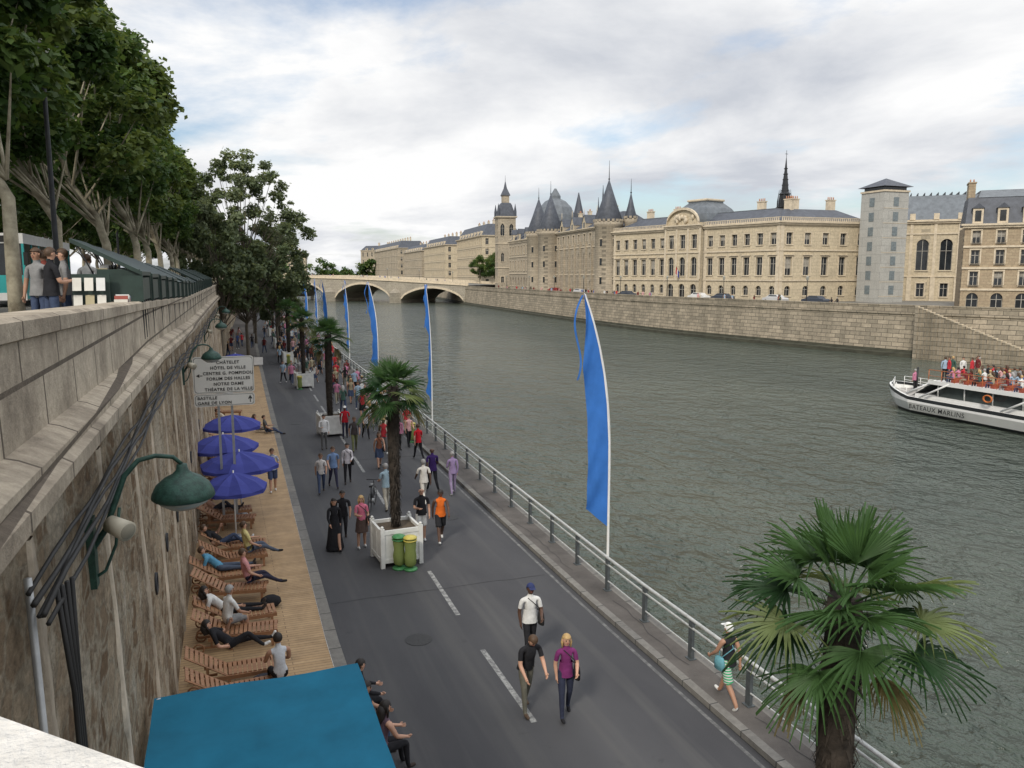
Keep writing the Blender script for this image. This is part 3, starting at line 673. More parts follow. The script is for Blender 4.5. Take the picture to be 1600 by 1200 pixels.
# ------------------------------------------------------------------ buildings
def FR(p0,p1):
    u=Vector((p1[0]-p0[0],p1[1]-p0[1]));L=u.length;u/=L;n=Vector((-u.y,u.x))
    return (lambda a,w,z:(p0[0]+u.x*a+n.x*w,p0[1]+u.y*a+n.y*w,z)),L
SHT=M('window_curtain',(.30,.28,.24),.9,.3,2)
RW=random.Random(5)
def cell(W,G_,T,u0,u1,z0,z1,ww,zb,zt,kind,mw,trim=True,d=.35,hood=False,wo=0):
    c=(u0+u1)/2;xl,xr=c-ww/2,c+ww/2
    if kind=='arch':
        r=ww/2;tops=[(c-r*math.cos(pi*k/8),zt-r+r*math.sin(pi*k/8)) for k in range(9)]
    elif kind=='goth':
        h=ww*.8;tops=[(xl,zt-h),(xl+ww*.12,zt-h*.5),(c,zt),(xr-ww*.12,zt-h*.5),(xr,zt-h)]
    else: tops=[(xl,zt),(xr,zt)]
    q=lambda pts,m=mw,w=0:W.poly([T(a,w+wo,b) for a,b in pts],m)
    q([(u0,z0),(xl,z0),(xl,z1),(u0,z1)]);q([(xr,z0),(u1,z0),(u1,z1),(xr,z1)]);q([(xl,z0),(xr,z0),(xr,zb),(xl,zb)])
    for a,b in zip(tops,tops[1:]): q([a,b,(b[0],z1),(a[0],z1)])
    out=[(xl,zb)]+tops+[(xr,zb)]
    for a,b in zip(out,out[1:]+out[:1]): W.poly([T(a[0],wo,a[1]),T(b[0],wo,b[1]),T(b[0],wo-d,b[1]),T(a[0],wo-d,a[1])],mw)
    G_.poly([T(a,wo-d,b) for a,b in out],GLS)
    if kind=='rect' and RW.random()<.35: G_.box(xl+.08,xr-.08,wo-d+.002,wo-d+.008,zb+(zt-zb)*RW.uniform(.3,.75),zt-.05,SHT,T)
    G_.box(c-.045,c+.045,wo-d+.01,wo-d+.07,zb,zt-.02,FRM,T)
    zz=zb+(zt-zb)*.62;G_.box(xl,xr,wo-d+.012,wo-d+.06,zz-.04,zz+.04,FRM,T)
    for e in (xl,xr-.07): G_.box(e,e+.07,wo-d+.014,wo-d+.06,zb,tops[0][1],FRM,T)
    if trim:
        W.box(xl-.15,xr+.15,wo+.003,wo+.16,zb-.2,zb-.02,TRIM,T)
        if kind=='rect':
            W.box(xl-.22,xl-.03,wo+.003,wo+.06,zb,zt,TRIM,T);W.box(xr+.03,xr+.22,wo+.003,wo+.06,zb,zt,TRIM,T)
            W.box(xl-.22,xr+.22,wo+.003,wo+.08,zt+.02,zt+.22,TRIM,T)
        if hood: W.box(xl-.32,xr+.32,wo+.003,wo+.3,zt+.3,zt+.42,TRIM,T)
def facade(W,G_,p0,p1,n,floors,mw,z0,z1,wo=0,quoin=True,pil=False):
    T,L=FR(p0,p1);bw=L/n
    for (a,b,ww,zb,zt,kind,hood) in floors:
        for i in range(n): cell(W,G_,T,i*bw,(i+1)*bw,a,b,ww,zb,zt,kind,mw,True,.35,hood,wo)
        W.box(-.05,L+.05,wo+.002,wo+.18,b-.16,b+.12,TRIM,T)
    if pil:
        for i in range(n+1): W.box(i*bw-.25,i*bw+.25,wo+.004,wo+.14,floors[0][1]+.12,z1-.2,TRIM,T)
    W.box(-.3,L+.3,wo+.006,wo+.35,z1-.1,z1+.2,TRIM,T);W.box(-.5,L+.5,wo+.006,wo+.6,z1+.2,z1+.45,TRIM,T)
    return T,L
def hip(Rf,T,L,D,z0,z1,ins,mat,e=.3,insx=None):
    ix=ins if insx is None else insx
    b=[T(-e,e,z0),T(L+e,e,z0),T(L+e,-D-e,z0),T(-e,-D-e,z0)];t=[T(ix,-ins,z1),T(L-ix,-ins,z1),T(L-ix,-D+ins,z1),T(ix,-D+ins,z1)]
    Rf.add(b+t,[(0,1,5,4),(1,2,6,5),(2,3,7,6),(3,0,4,7),(4,5,6,7),(0,1,2,3)],mat)
def chim(Rf,T,u,w,z0,z1,a=1.6,b=.7,m=None):
    m=m or TRIM
    Rf.box(u-a/2,u+a/2,w-b/2,w+b/2,z0,z1,m,T);Rf.box(u-a/2-.1,u+a/2+.1,w-b/2-.1,w+b/2+.1,z1,z1+.18,m,T)
    k=int(a/.4)
    for i in range(k): p=T(u-a/2+.2+i*a/k,w,z1+.18);Rf.lathe(p,[(.11,0),(.09,.5)],M('chimney_pot',(.4,.2,.12),.8,.2),6)
def finish(name,W,G_,Rf):
    e=empty(name)
    W.obj('walls',e);G_.obj('windows',e)
    if Rf.v: Rf.obj('roof',e)
    return e
def cone_tower(W,G_,Rf,c,r,z0,z1,z2,z3,mat,n=20,win=3,face=None):
    W.lathe((c[0],c[1],0),[(r*1.08,z0),(r,z0+1.2),(r,z1-1.2),(r*1.1,z1-.9),(r*1.12,z1)],mat,n)
    for k in range(int(2*pi*r*1.1/1.0)):
        a=k*1.0/(r*1.1);p=Vector((c[0]+math.cos(a)*r*1.1,c[1]+math.sin(a)*r*1.1,z1+.25));W.rbox(p,(.3,.55,.5),mat,Matrix.Rotation(a,3,'Z'))
    Rf.lathe((c[0],c[1],0),[(r*1.0,z1),(r*1.04,z1+.3),(r*.52,z1+(z2-z1)*.52),(.12,z2)],SLATE,n)
    Rf.tube([(c[0],c[1],z2-.2),(c[0],c[1],z3)],[.1,.03],IRON,6);Rf.ball((c[0],c[1],z2+.3),.2,IRON,6)
    fa=math.atan2(-c[1],-c[0]) if face is None else face
    for k in range(win):
        z=z0+3.5+k*(z1-z0-4)/win
        for da in (-.55,.45):
            a=fa+da;p=Vector((c[0]+math.cos(a)*(r+.0),c[1]+math.sin(a)*(r+.0),z));G_.rbox(p,(.12,.5,1.5),GLS,Matrix.Rotation(a,3,'Z'))
            W.rbox(p+Vector((0,0,.85)),(.25,.8,.16),TRIM,Matrix.Rotation(a,3,'Z'))
# --- Palace
W,G_,Rf=B(),B(),B()
C0=Vector((93,117));D0=Vector((82.3,159));uu=(D0-C0)
pt=lambda t:tuple(C0+uu*t)
zg=3.8
fl=[(zg,7.6,1.2,4.9,6.6,'arch',False),(7.6,12.9,1.35,8.5,11.7,'rect',True),(12.9,17.3,1.25,13.9,15.9,'rect',False)]
T1,L1=facade(W,G_,pt(0),pt(.40),6,fl,FST,zg,17.4)
T3,L3=facade(W,G_,pt(.63),pt(1),6,fl,FST,zg,17.4)
flp=[(zg,7.6,1.6,3.9,6.8,'arch',False),(7.6,12.9,1.5,8.4,12.0,'arch',False),(12.9,17.6,1.4,13.7,16.3,'rect',False)]
T2,L2=facade(W,G_,pt(.41),pt(.62),3,flp,FST,zg,17.8,.8,pil=True)
for a in (0,L2): W.box(a-.01,a+.01,-.2,.8,zg,17.8,FST,T2)
TS,LS=facade(W,G_,(112.0,116.2),(93,117),5,fl,FST,zg,17.4)
for T,L,us in ((T1,L1,(0.35,L1-.35)),(T3,L3,(.35,L3-.35)),(TS,LS,(.35,LS-.35))):
    for u in us: W.box(u-.35,u+.35,.008,.1,zg,17.3,TRIM,T)
arc=[(L2/2+L2*.46*math.cos(pi*(1-k/12)),18.25+2.9*math.sin(pi*k/12)) for k in range(13)]
W.poly([T2(a,.7,b) for a,b in arc],FST)
for a,b in zip(arc,arc[1:]):
    W.add([T2(a[0],.68,a[1]),T2(b[0],.68,b[1]),T2(b[0],1.2,b[1]),T2(a[0],1.2,a[1]),T2(a[0],.68,a[1]+.45),T2(b[0],.68,b[1]+.45),T2(b[0],1.2,b[1]+.45),T2(a[0],1.2,a[1]+.45)],[(0,1,2,3),(4,5,6,7),(2,3,7,6),(0,1,5,4)],TRIM)
for k in range(14): W.ball(T2(L2/2+R.uniform(-3,3),.9,18.7+R.random()*1.3*(1)),(.35,.3,.5),TRIM,5)
W.box(0,L2,-6,.5,17.82,18.6,FST,T2)
prof=[(1.0,0),(.98,.8),(.9,2.0),(.74,3.2),(.55,4.1),(.5,4.3),(.5,4.6)]
cx,cy,_=T2(L2/2,-5.5,0);an=math.atan2(uu.y,uu.x)
Rf.lathe((cx,cy,18.4),[(r*6.8,z) for r,z in prof],ZINC,4,False,an+pi/4,1,1)
Rf.lathe((cx,cy,18.4),[(3.6,4.6),(3.7,4.8),(3.6,5.0)],TRIM,4,False,an+pi/4)
TA,LA_=FR(pt(0),pt(1))
hip(Rf,TA,LA_,13,17.85,20.4,4.2,SLATE);Rf.box(4.2,LA_-4.2,-8.8,-4.2,20.41,20.55,ZINC,TA)
hip(Rf,TS,LS,13,17.86,20.35,4.2,SLATE);
for u in (3,9,LA_-13,LA_-5): chim(Rf,TA,u,-6,20,22.0)
for u in (4,12): chim(Rf,TS,u,-6,20,22.2)
for T,L in ((T1,L1),(T3,L3),(TS,LS)):
    W.box(0,L,.1,.25,17.86,18.0,TRIM,T);W.box(0,L,.1,.25,18.5,18.62,TRIM,T)
    u=.3
    while u<L: W.box(u,u+.16,.12,.22,18.0,18.5,TRIM,T);u+=.42
W.tube([T2(L2/2,.9,8.4),T2(L2/2,2.4,10.2)],.04,IRON,6)
for k,c in enumerate(((.02,.04,.3),(.7,.7,.7),(.5,.02,.02))):
    W.add([T2(L2/2,1.5+k*.3,9.1+k*.36),T2(L2/2,1.8+k*.3,9.46+k*.36),T2(L2/2+.1,1.8+k*.3,8.2+k*.3),T2(L2/2+.1,1.5+k*.3,7.9+k*.3)],[(0,1,2,3)],M('flag_c%d'%k,c,.7,.05))
finish('palace_building',W,G_,Rf)
# --- medieval range
W,G_,Rf=B(),B(),B()
cone_tower(W,G_,Rf,(82.6,162.4),3.0,zg,20.2,29.2,33.5,FST2)
cone_tower(W,G_,Rf,(86.8,160.0),1.3,zg,20.9,26.2,29.5,FST2,12,0)
flg=[(zg,8.6,1.2,5.0,7.3,'goth',False),(8.6,15.2,1.5,9.6,14.0,'goth',False),(15.2,19.2,1.2,16.0,18.3,'rect',False)]
T,L=facade(W,G_,(83.0,164.5),(86.0,199.5),9,flg,FST2,zg,19.2)
hip(Rf,T,L,12,19.6,23.0,5.0,SLATE,.2,2)
for u in (5,13.5,22,30):
    W.add([T(u-1.3,.2,19.4),T(u+1.3,.2,19.4),T(u+1.3,.2,20.9),T(u,.2,22.7),T(u-1.3,.2,20.9)],[(0,1,2,3,4)],FST)
    Rf.add([T(u-1.4,.3,20.8),T(u,.3,22.9),T(u,-4.5,22.9),T(u-1.4,-3,20.8),T(u+1.4,.3,20.8),T(u+1.4,-3,20.8)],[(0,1,2,3),(1,4,5,2)],SLATE)
    for s in (-1.3,1.3): W.poly([T(u+s,.2,19.4),T(u+s,.2,20.9),T(u+s,-3,20.9),T(u+s,-3,19.4)],FST2)
    G_.box(u-.45,u+.45,.205,.26,19.8,21.0,GLS,T)
    W.tube([T(u,.2,22.6),T(u,.2,24.4)],[.12,.04],TRIM,5)
for u in range(0,36,4): W.box(u-.25,u+.25,.01,.5,zg,16.5,FST2,T)
for u in (9,17,26,33): chim(Rf,T,u,-6,22,24.6,1.2,.8)
Rf.tube([T(9.5,-3,22.5),T(9.5,-3,29.5)],[.45,.04],SLATE,6)
Rf.tube([T(17.5,-5,22.5),T(17.5,-5,27.5)],[.3,.04],SLATE,6)
cone_tower(W,G_,Rf,(85.6,202.5),3.3,zg,20.2,29.8,33.5,FST2)
cone_tower(W,G_,Rf,(87.0,214.5),3.3,zg,20.2,29.8,33.0,FST2)
flm=[(zg,9,1.4,5.2,8,'goth',False),(9,14.2,1.2,10,13,'rect',False),(14.2,18.6,1.2,15,17.5,'rect',False)]
T,L=facade(W,G_,(86.4,205),(87,211.5),2,flm,FST2,zg,18.6,0);hip(Rf,T,L,9,19,22,4,SLATE,.2,1)
T,L=facade(W,G_,(87.6,216.5),(90.3,248),10,flm,FST2,zg,18.9,0)
hip(Rf,T,L,12,19.3,22.6,5.0,SLATE,.2,2)
for u in (4,12,20,27):
    W.box(u-1,u+1,-.3,.25,19.2,21.2,FST,T);G_.box(u-.45,u+.45,.26,.30,19.6,20.9,GLS,T)
    Rf.add([T(u-1.1,.4,21.2),T(u+1.1,.4,21.2),T(u,.4,22.8),T(u,-3,22.8),T(u-1.1,-3,21.2),T(u+1.1,-3,21.2)],[(0,1,2),(0,2,3,4),(1,2,3,5)],SLATE)
for u in (8,16,24): chim(Rf,T,u,-6,22,25,1.4,.8)
Rf.lathe((97,226,0),[(6,19),(6,24.0),(6.3,24.2),(5.9,26.3),(4.9,28.6),(3.2,30.4),(1.6,31.2),(1.6,32),(.3,34.2)],ZINC,12,False)
Rf.lathe((95,205,0),[(1.4,19),(1.4,25.5),(.1,31)],SLATE,8,False)
finish('medieval_palace',W,G_,Rf)
# clock tower
W,G_,Rf=B(),B(),B()
dxy=(-2.0,6.0)
p=[(90.9+dxy[0],249+dxy[1]),(91.9+dxy[0],255+dxy[1]),(97.8+dxy[0],254+dxy[1]),(96.8+dxy[0],248+dxy[1])]
flc=[(zg,11,1.0,6,8,'rect',False),(11,19,1.0,13,16,'goth',False),(19,27.4,1.4,21.5,25.5,'goth',False)]
for a,b in ((p[0],p[1]),(p[3],p[0])): facade(W,G_,a,b,2,flc,FST2,zg,27.4)
for a,b in ((p[1],p[2]),(p[2],p[3])): W.poly([(a[0],a[1],zg),(b[0],b[1],zg),(b[0],b[1],27.5),(a[0],a[1],27.5)],FST2)
cc=(94.35+dxy[0],251.5+dxy[1],0);an=math.atan2(6,1.0)
Rf.lathe(cc,[(4.3,27.6),(4.0,28.6),(2.5,32.0),(2.0,32.4)],SLATE,4,False,an+pi/4)
W.lathe(cc,[(1.6,32.4),(1.6,34.6),(1.9,34.8)],FST2,4,False,an+pi/4);Rf.lathe(cc,[(2.1,34.8),(.7,37.2),(.1,39.5)],SLATE,4,False,an+pi/4);Rf.tube([(cc[0],cc[1],39),(cc[0],cc[1],41.5)],[.08,.03],IRON,5)
for k in range(4): a=an+pi/4+k*pi/2;Rf.lathe((cc[0]+4.0*math.cos(a),cc[1]+4.0*math.sin(a),0),[(.5,27.5),(.5,29.5),(.05,32)],SLATE,6,False)
finish('clock_tower',W,G_,Rf)
# spire
g=B();sx,sy=121.5,152.
g.lathe((sx,sy,0),[(1.6,18),(1.6,23.5),(1.9,23.7),(1.1,24.0),(1.05,26.4),(1.35,26.6),(.8,27.0),(.62,29.0),(.3,31.8),(.06,34.6)],IRON,8,False)
for k in range(8):
    a=k*pi/4;g.tube([(sx+1.5*math.cos(a),sy+1.5*math.sin(a),23),(sx+1.5*math.cos(a),sy+1.5*math.sin(a),25),(sx+1.2*math.cos(a),sy+1.2*math.sin(a),27.6)],[.16,.14,.03],IRON,5)
    for q in range(5): z=27.4+q*1.2;r_=.75-.11*q;g.ball((sx+r_*math.cos(a),sy+r_*math.sin(a),z),.13,IRON,4)
g.tube([(sx,sy,34),(sx,sy,36.2)],.05,IRON,5);g.tube([(sx-.4,sy,35.4),(sx+.4,sy,35.4)],.05,IRON,5);g.obj('chapel_spire')
g=B();g.box(110,130,140,170,3.8,19.5,FST2);g.obj('palace_inner_block')
# modern lift tower
W,G_,Rf=B(),B(),B();CL=stone('tower_cladding',(.46,.455,.42),(.42,.415,.385),(.3,.3,.28),2.2,1.5,'+',.03,.05,.15)
tc_=Vector((109.9,110.6))
TT,_=FR((tc_.x+2.7,tc_.y-2.2),(tc_.x-2.7,tc_.y-2.2))
W.box(0,5.4,-5.2,0,zg,22.6,CL,TT);W.box(-.15,5.55,-5.35,.15,22.6,22.9,TRIM,TT);W.box(.3,5.1,-4.9,-.3,22.9,23.5,GLS,TT)
TG=M('tower_glass',(.16,.19,.20),.2,.3)
for i in range(7):
    z=5.2+i*2.5;G_.box(2.2,3.3,.01,.06,z,z+1.5,TG,TT);W.box(-.02,5.42,.002,.04,z-.4,z-.32,TRIM,TT)
    G_.box(5.405,5.46,-3.2,-2.1,z,z+1.5,TG,TT)
Rf.add([TT(-.5,.5,23.5),TT(5.9,.5,23.5),TT(5.9,-5.7,23.5),TT(-.5,-5.7,23.5),TT(2.7,-2.6,25.1)],[(0,1,4),(1,2,4),(2,3,4),(3,0,4),(0,1,2,3)],SLATE)
finish('lift_tower',W,G_,Rf)
# courthouse wing
W,G_,Rf=B(),B(),B()
flw=[(zg,8.3,1.3,4.6,7.0,'rect',False),(8.3,16.0,2.0,9.4,15.0,'arch',False)]
T,L=facade(W,G_,(140,96),(117.6,117.4),8,flw,FST,zg,17.9,0,pil=True)
W.box(0,L,-.5,0,16.0,17.9,FST,T);W.box(-.2,L+.2,-9,0,17.95,18.5,TRIM,T)
W.box(L-.05,L,-12,0,zg,17.9,FST,T)
for i in range(9): W.box(i*L/8-.4,i*L/8+.4,.01,.5,zg,8.1,TRIM,T);W.box(i*L/8-.45,i*L/8+.45,.05,.3,18.5,19.6,TRIM,T)
hip(Rf,T,L,18,18.52,23.2,5,ZINC,-.6,2)
for i in range(24): u=2.5+i*(L-5)/23;Rf.box(u-.05,u+.05,-13,-5,23.2,23.75,IRON,T)
finish('courthouse_wing',W,G_,Rf)
# houses
flh=[(3.4,6.5,1.5,3.6,6.0,'arch',False),(6.5,9.5,1.05,7.1,9.0,'rect',False),(9.5,12.5,1.05,10.1,12.0,'rect',False),(12.5,15.2,1.0,13.0,14.7,'rect',False)]
def house(p0,p1,n,mat,dep=10,zt=15.2,zr=19.4):
    W,G_,Rf=B(),B(),B();T,L=facade(W,G_,p0,p1,n,flh,mat,3.4,zt)
    W.box(L-.02,L,-dep,0,3.4,zt,mat,T);W.box(0,.02,-dep,0,3.4,zt,mat,T)
    hip(Rf,T,L,dep,zt+.45,zr,1.6,SLATE,0,.3);hip(Rf,T,L,dep,zr,zr+1.2,4,ZINC,-1.5,2)
    bw=L/n
    for i in range(n):
        u=(i+.5)*bw;W.box(u-.65,u+.65,-1.5,.05,zt+.5,zt+2.6,TRIM,T);G_.box(u-.38,u+.38,.06,.1,zt+.8,zt+2.3,GLS,T)
        Rf.add([T(u-.8,.2,zt+2.6),T(u+.8,.2,zt+2.6),T(u,.2,zt+3.3),T(u,-1.8,zt+3.3),T(u-.8,-1.8,zt+2.6),T(u+.8,-1.8,zt+2.6)],[(0,1,2),(0,2,3,4),(1,2,3,5)],SLATE)
        for k in range(3): 
            z=(7.0,10.0,12.9)[k];W.box(u-.6,u+.6,.17,.3,z,z+.05,IRON,T)
            for q in range(7): W.box(u-.58+q*.19,u-.56+q*.19,.27,.29,z,z+.6,IRON,T)
    chim(Rf,T,.8,-5,zr-1,zr+2.6,.9,3,mat);chim(Rf,T,L-.8,-5,zr-1,zr+2.2,.9,3,mat)
    finish('stone_house',W,G_,Rf)
house((108.5,77.4),(100.0,86.0),4,FHS);house((118,68),(108.7,77.2),4,stone('house_stone_b',(.36,.25,.17),(.30,.20,.14),(.25,.2,.15),.9,.4,'-',.02,.1,.3),10,15.9,20.4)
def block(name,p0,p1,n,z1,zr,dep=14,mat=None,rows=4,rm=None):
    W,G_,Rf=B(),B(),B();h=(z1-3.8)/rows
    fl=[(3.8+i*h,3.8+(i+1)*h,1.3,3.8+i*h+h*.22,3.8+i*h+h*.8,'rect',False) for i in range(rows)]
    T,L=facade(W,G_,p0,p1,n,fl,mat or FST2,3.8,z1)
    W.box(L,L+.02,-dep,0,3.8,z1,mat or FST2,T)
    Tf,Lf=FR(T(0,-dep,0)[:2],p0);facade(W,G_,T(0,-dep,0)[:2],p0,4,fl,mat or FST2,3.8,z1)
    hip(Rf,T,L,dep,z1+.4,zr,3,rm or SLATE,0,3)
    for k in range(int(L/9)): chim(Rf,T,5+k*9,-dep/2,zr-.5,zr+2)
    for k in range(int(L/6)):
        u=3+k*6;W.box(u-.8,u+.8,-.9,.05,z1+.45,z1+2.1,TRIM,T);G_.box(u-.4,u+.4,.06,.1,z1+.7,z1+1.9,GLS,T)
    finish(name,W,G_,Rf)
block('commerce_court',(98,300),(103,352),16,23.5,28.5,16,FST,5)
block('hospital_building',(103,372),(106,425),14,22.5,27.0,18,FST,5)
block('hospital_building',(106,430),(109,488),14,21.5,25.5,18,FST2)
block('quay_building',(108,500),(112,600),16,25,30,18,FST2,5)
block('quay_building',(70,680),(20,690),10,24,28,15,FST)
block('quay_building',(130,640),(112,660),6,28,32,15,FST2)
# ------------------------------------------------------------------ bridge
g=B();P0=Vector((84,273));P1=Vector((22,348));T,L=FR(P0,P1)
T0=T
def T(u,w,z): return T0(u,w,z)
def dz(u): t=u/L;return 4.9+2.6*math.sin(min(1,t*1.15)*pi*.5)
wd=-22 if T0(0,1,0)[1]<P0.y else 22
pw=4.5;spans=[];a=2.
sp=(L-4-2*pw)/3
for i in range(3): spans.append((a,a+sp));a+=sp+pw
N=16
for w,sgn in ((0,1),(wd,-1)):
    for (a,b) in spans:
        pts=[]
        for k in range(N+1):
            t=k/N;u=a+(b-a)*t;zz=-.6+ (dz((a+b)/2)-1.9+.6)*math.sin(pi*min(max(t,.0),1))**.62;pts.append((u,zz))
        for p,q in zip(pts,pts[1:]):
            g.poly([T(p[0],w,p[1]),T(q[0],w,q[1]),T(q[0],w,dz(q[0])),T(p[0],w,dz(p[0]))],BRST)
            if sgn==1:
                g.poly([T(p[0],0,p[1]),T(q[0],0,q[1]),T(q[0],wd,q[1]),T(p[0],wd,p[1])],BRST)
                o=.25*(-1 if wd>0 else 1);g.add([T(p[0],o,p[1]),T(q[0],o,q[1]),T(q[0],o,q[1]+.8),T(p[0],o,p[1]+.8),T(p[0],0,p[1]),T(q[0],0,q[1])],[(0,1,2,3),(0,1,5,4)],TRIM)
    ed=[0]+[v for s_ in spans for v in s_]+[L]
    for k in range(0,len(ed),2):
        g.poly([T(ed[k],w,-2.5),T(ed[k+1],w,-2.5),T(ed[k+1],w,dz(ed[k+1])),T(ed[k],w,dz(ed[k]))],BRST)
s_=-1 if wd>0 else 1
for k in (0,1):
    u=spans[k][1]+pw/2
    g.add([T(u-pw/2,0,-2.6),T(u,s_*4,-2.6),T(u+pw/2,0,-2.6),T(u-pw/2,0,2.0),T(u,s_*4,2.0),T(u+pw/2,0,2.0),T(u,s_*.2,4.0)],[(0,1,4,3),(1,2,5,4),(3,4,6),(4,5,6)],BRST)
    for q in (u-pw/2,u+pw/2): g.poly([T(q,0,-2.6),T(q,wd,-2.6),T(q,wd,3),T(q,0,3)],BRST)
n=30
for k in range(n):
    a,b=L*k/n,L*(k+1)/n
    g.poly([T(a,0,dz(a)),T(b,0,dz(b)),T(b,wd,dz(b)),T(a,wd,dz(a))],GM)
    for w in (0,wd):
        o=w+s_*.35
        g.add([T(a,o,dz(a)-.2),T(b,o,dz(b)-.2),T(b,o,dz(b)+.05),T(a,o,dz(a)+.05),T(a,w,dz(a)+.05),T(b,w,dz(b)+.05),T(a,w,dz(a)-.2),T(b,w,dz(b)-.2)],[(0,1,2,3),(3,2,5,4),(0,1,7,6)],TRIM)
        g.add([T(a,w,dz(a)),T(b,w,dz(b)),T(b,w,dz(b)+1.0),T(a,w,dz(a)+1.0),T(a,w-s_*.4,dz(a)+1),T(b,w-s_*.4,dz(b)+1)],[(0,1,2,3),(3,2,5,4)],TRIM)
g.obj('stone_arch_bridge')
CARC=[M('car_paint_%d'%i,c,.3,.05,1) for i,c in enumerate(((.5,.5,.5),(.05,.06,.08),(.65,.65,.63),(.25,.03,.03)))]
def car(i):
    g=B();pr=[(-2.1,.35),(-2.15,.75),(-1.9,.95),(-1.3,1.0),(-.8,1.42),(.7,1.45),(1.35,1.0),(2.0,.88),(2.1,.6),(2.05,.35)];w=.84
    vs=[(x,s*(w if z<1.1 else w-.14),z) for s in (-1,1) for x,z in pr];n=len(pr)
    g.add(vs,[tuple(range(n)),tuple(range(n,2*n))]+[(k,(k+1)%n,n+(k+1)%n,n+k) for k in range(n)],CARC[i])
    for s in (-1,1): g.add([(-1.15,s*(w-.02),1.03),(-.75,s*(w-.1),1.36),(.62,s*(w-.1),1.38),(1.15,s*(w-.02),1.03)],[(0,1,2,3)],GLS)
    for x in (-1.3,1.3):
        for s in (-1,1): g.tube([(x,s*.66,.32),(x,s*.87,.32)],.32,BLACK,14,smooth=False)
    return g.obj('parked_car',mesh_only=True)
cars=[car(i) for i in range(4)]
for i,(x,y) in enumerate(((88.5,112),(85.7,123),(84.6,129),(80.8,150),(82,176),(84,196),(90,104))): inst('parked_car',cars[(0,1,2,1,0,3,1)[i]],(x,y,3.8),rad(103))
for i,(x,y) in enumerate(((80.2,95),(77.8,112),(76.8,128),(76.8,146),(78,166),(79.3,186),(80.8,207),(82.5,230))): inst('street_lamp',lps,(x+.4,y,3.8))
for k in range(6): p=T(8+k*15,-2 if s_>0 else 2,0);inst('street_lamp',lps,(p[0],p[1],dz(8+k*15)))
# ------------------------------------------------------------------ boat
BZ=.72
BE=empty('river_tour_boat',(0,0,-1.8*(1-BZ)));BE.scale=(1,1,BZ);g=B();BW=M('boat_white',(.74,.74,.72),.35,.06,1);BB=M('boat_black',(.025,.028,.03),.4,.2);BG=M('boat_glass',(.05,.06,.06),.15,.4,.8,spec=.6)
BI=M('boat_seat_red',(.30,.07,.04),.6,.3,3);OR=M('boat_orange',(.50,.15,.04),.5,.2,3)
xc=51.6;yb=50.0;Lb=44
def hw(t): return 3.1*min(1,(t/.10))**.55 if t<.10 else 3.1
secs=[0,.006,.015,.03,.05,.075,.10,.14,.22,.4,.6,.8,1]
vs=[];K=7
for t in secs:
    y=yb-t*Lb;h=max(.05,hw(t));top=.0+.7*max(0,(1-t/.12))**1.5 if t<.12 else .0
    off=(1-min(1,t/.06))*1.4
    rows=[(-h*.75,-2.3,-off*1.),(-h*.86,-1.75,-off*.8),(-h*.9,-1.5,-off*.6),(-h,-.62,-off*.2),(-h,-.40+top,0),(-h+.0,-.05+top,0),(-h+.2,-.05+top,0)]
    for a,z,o in rows: vs.append((xc+a,y+o,z))
n=len(secs)
colz=[BB,BB,BW,BW,BB,BW]
for sgn in (1,-1):
    vv=[(xc+(p[0]-xc)*sgn,p[1],p[2]) for p in vs]
    for k in range(K-1): g.add(vv,[(i*K+k,i*K+k+1,(i+1)*K+k+1,(i+1)*K+k) for i in range(n-1)],colz[k],False)
dk=[(xc-max(.05,hw(t))+.2,yb-t*Lb) for t in secs];
for (a,b),(c,d) in zip(dk,dk[1:]): g.poly([(a,b,-.12),(c,d,-.12),(2*xc-c,d,-.12),(2*xc-a,b,-.12)],M('boat_deck',(.35,.33,.3),.7,.1))
g.poly([vs[(n-1)*K+k] for k in range(K)]+[(2*xc-vs[(n-1)*K+k][0],)+vs[(n-1)*K+k][1:] for k in range(K-1,-1,-1)],BW)
ya=yb-4.2;ye=yb-Lb+1
def bx(x0,x1,y0,y1,z0,z1,m): g.box(x0,x1,y0,y1,z0,z1,m)
g.add([(xc-2.5,ya,.0),(xc+2.5,ya,.0),(xc-2.4,ya-1.9,1.75),(xc+2.4,ya-1.9,1.75)],[(0,1,3,2)],BG)
bx(xc-2.7,xc+2.7,ye,ya-.5,-.1,.3,BW);bx(xc-2.45,xc+2.45,ye,ya-2.2,.3,1.6,BG)
bx(xc-2.9,xc+2.9,ye,ya-1.8,1.66,1.84,BW);bx(xc-2.95,xc-2.9,ye,ya-1.8,1.55,1.95,BW)
for i in range(15):
    y=ya-2.4-i*2.2
    for s in (-1,1):
        g.tube([(xc+s*2.55,y,.3),(xc+s*2.6,y,1.66)],.05,BW,5)
        if i%3==0: g.tube([(xc+s*3.0,y+1.2,0),(xc+s*2.9,y-1.2,1.8)],.09,BW,5)
for s in (-1,1):
    g.tube([(xc+s*2.6,ya+.4,.1),(xc+s*2.6,ya-2.2,1.9)],.12,BW,6)
    g.tube([(xc+s*2.9,ya-1.8,3.0),(xc+s*2.9,ye,3.0)],.04,OR,6);g.tube([(xc+s*2.9,ya-1.8,2.4),(xc+s*2.9,ye,2.4)],.025,OR,6)
    for i in range(32): g.tube([(xc+s*2.9,ya-1.8-i*1.1,1.84),(xc+s*2.9,ya-1.8-i*1.1,3.0)],.025,OR,5)
    for zz in (.35,.75): g.tube([(xc+s*2.6,ya+.4,zz),(xc+s*2.0,ya+2.4,zz+.2),(xc+s*.5,yb-.6,zz+.5)],.025,BW,5)
    for i in range(5):
        t=i/4;g.tube([(xc+s*(2.6-2.1*t**1.8),ya+.4+3.2*t,-.1+.4*t**2),(xc+s*(2.6-2.1*t**1.8),ya+.4+3.2*t,.75+.5*t)],.025,BW,5)
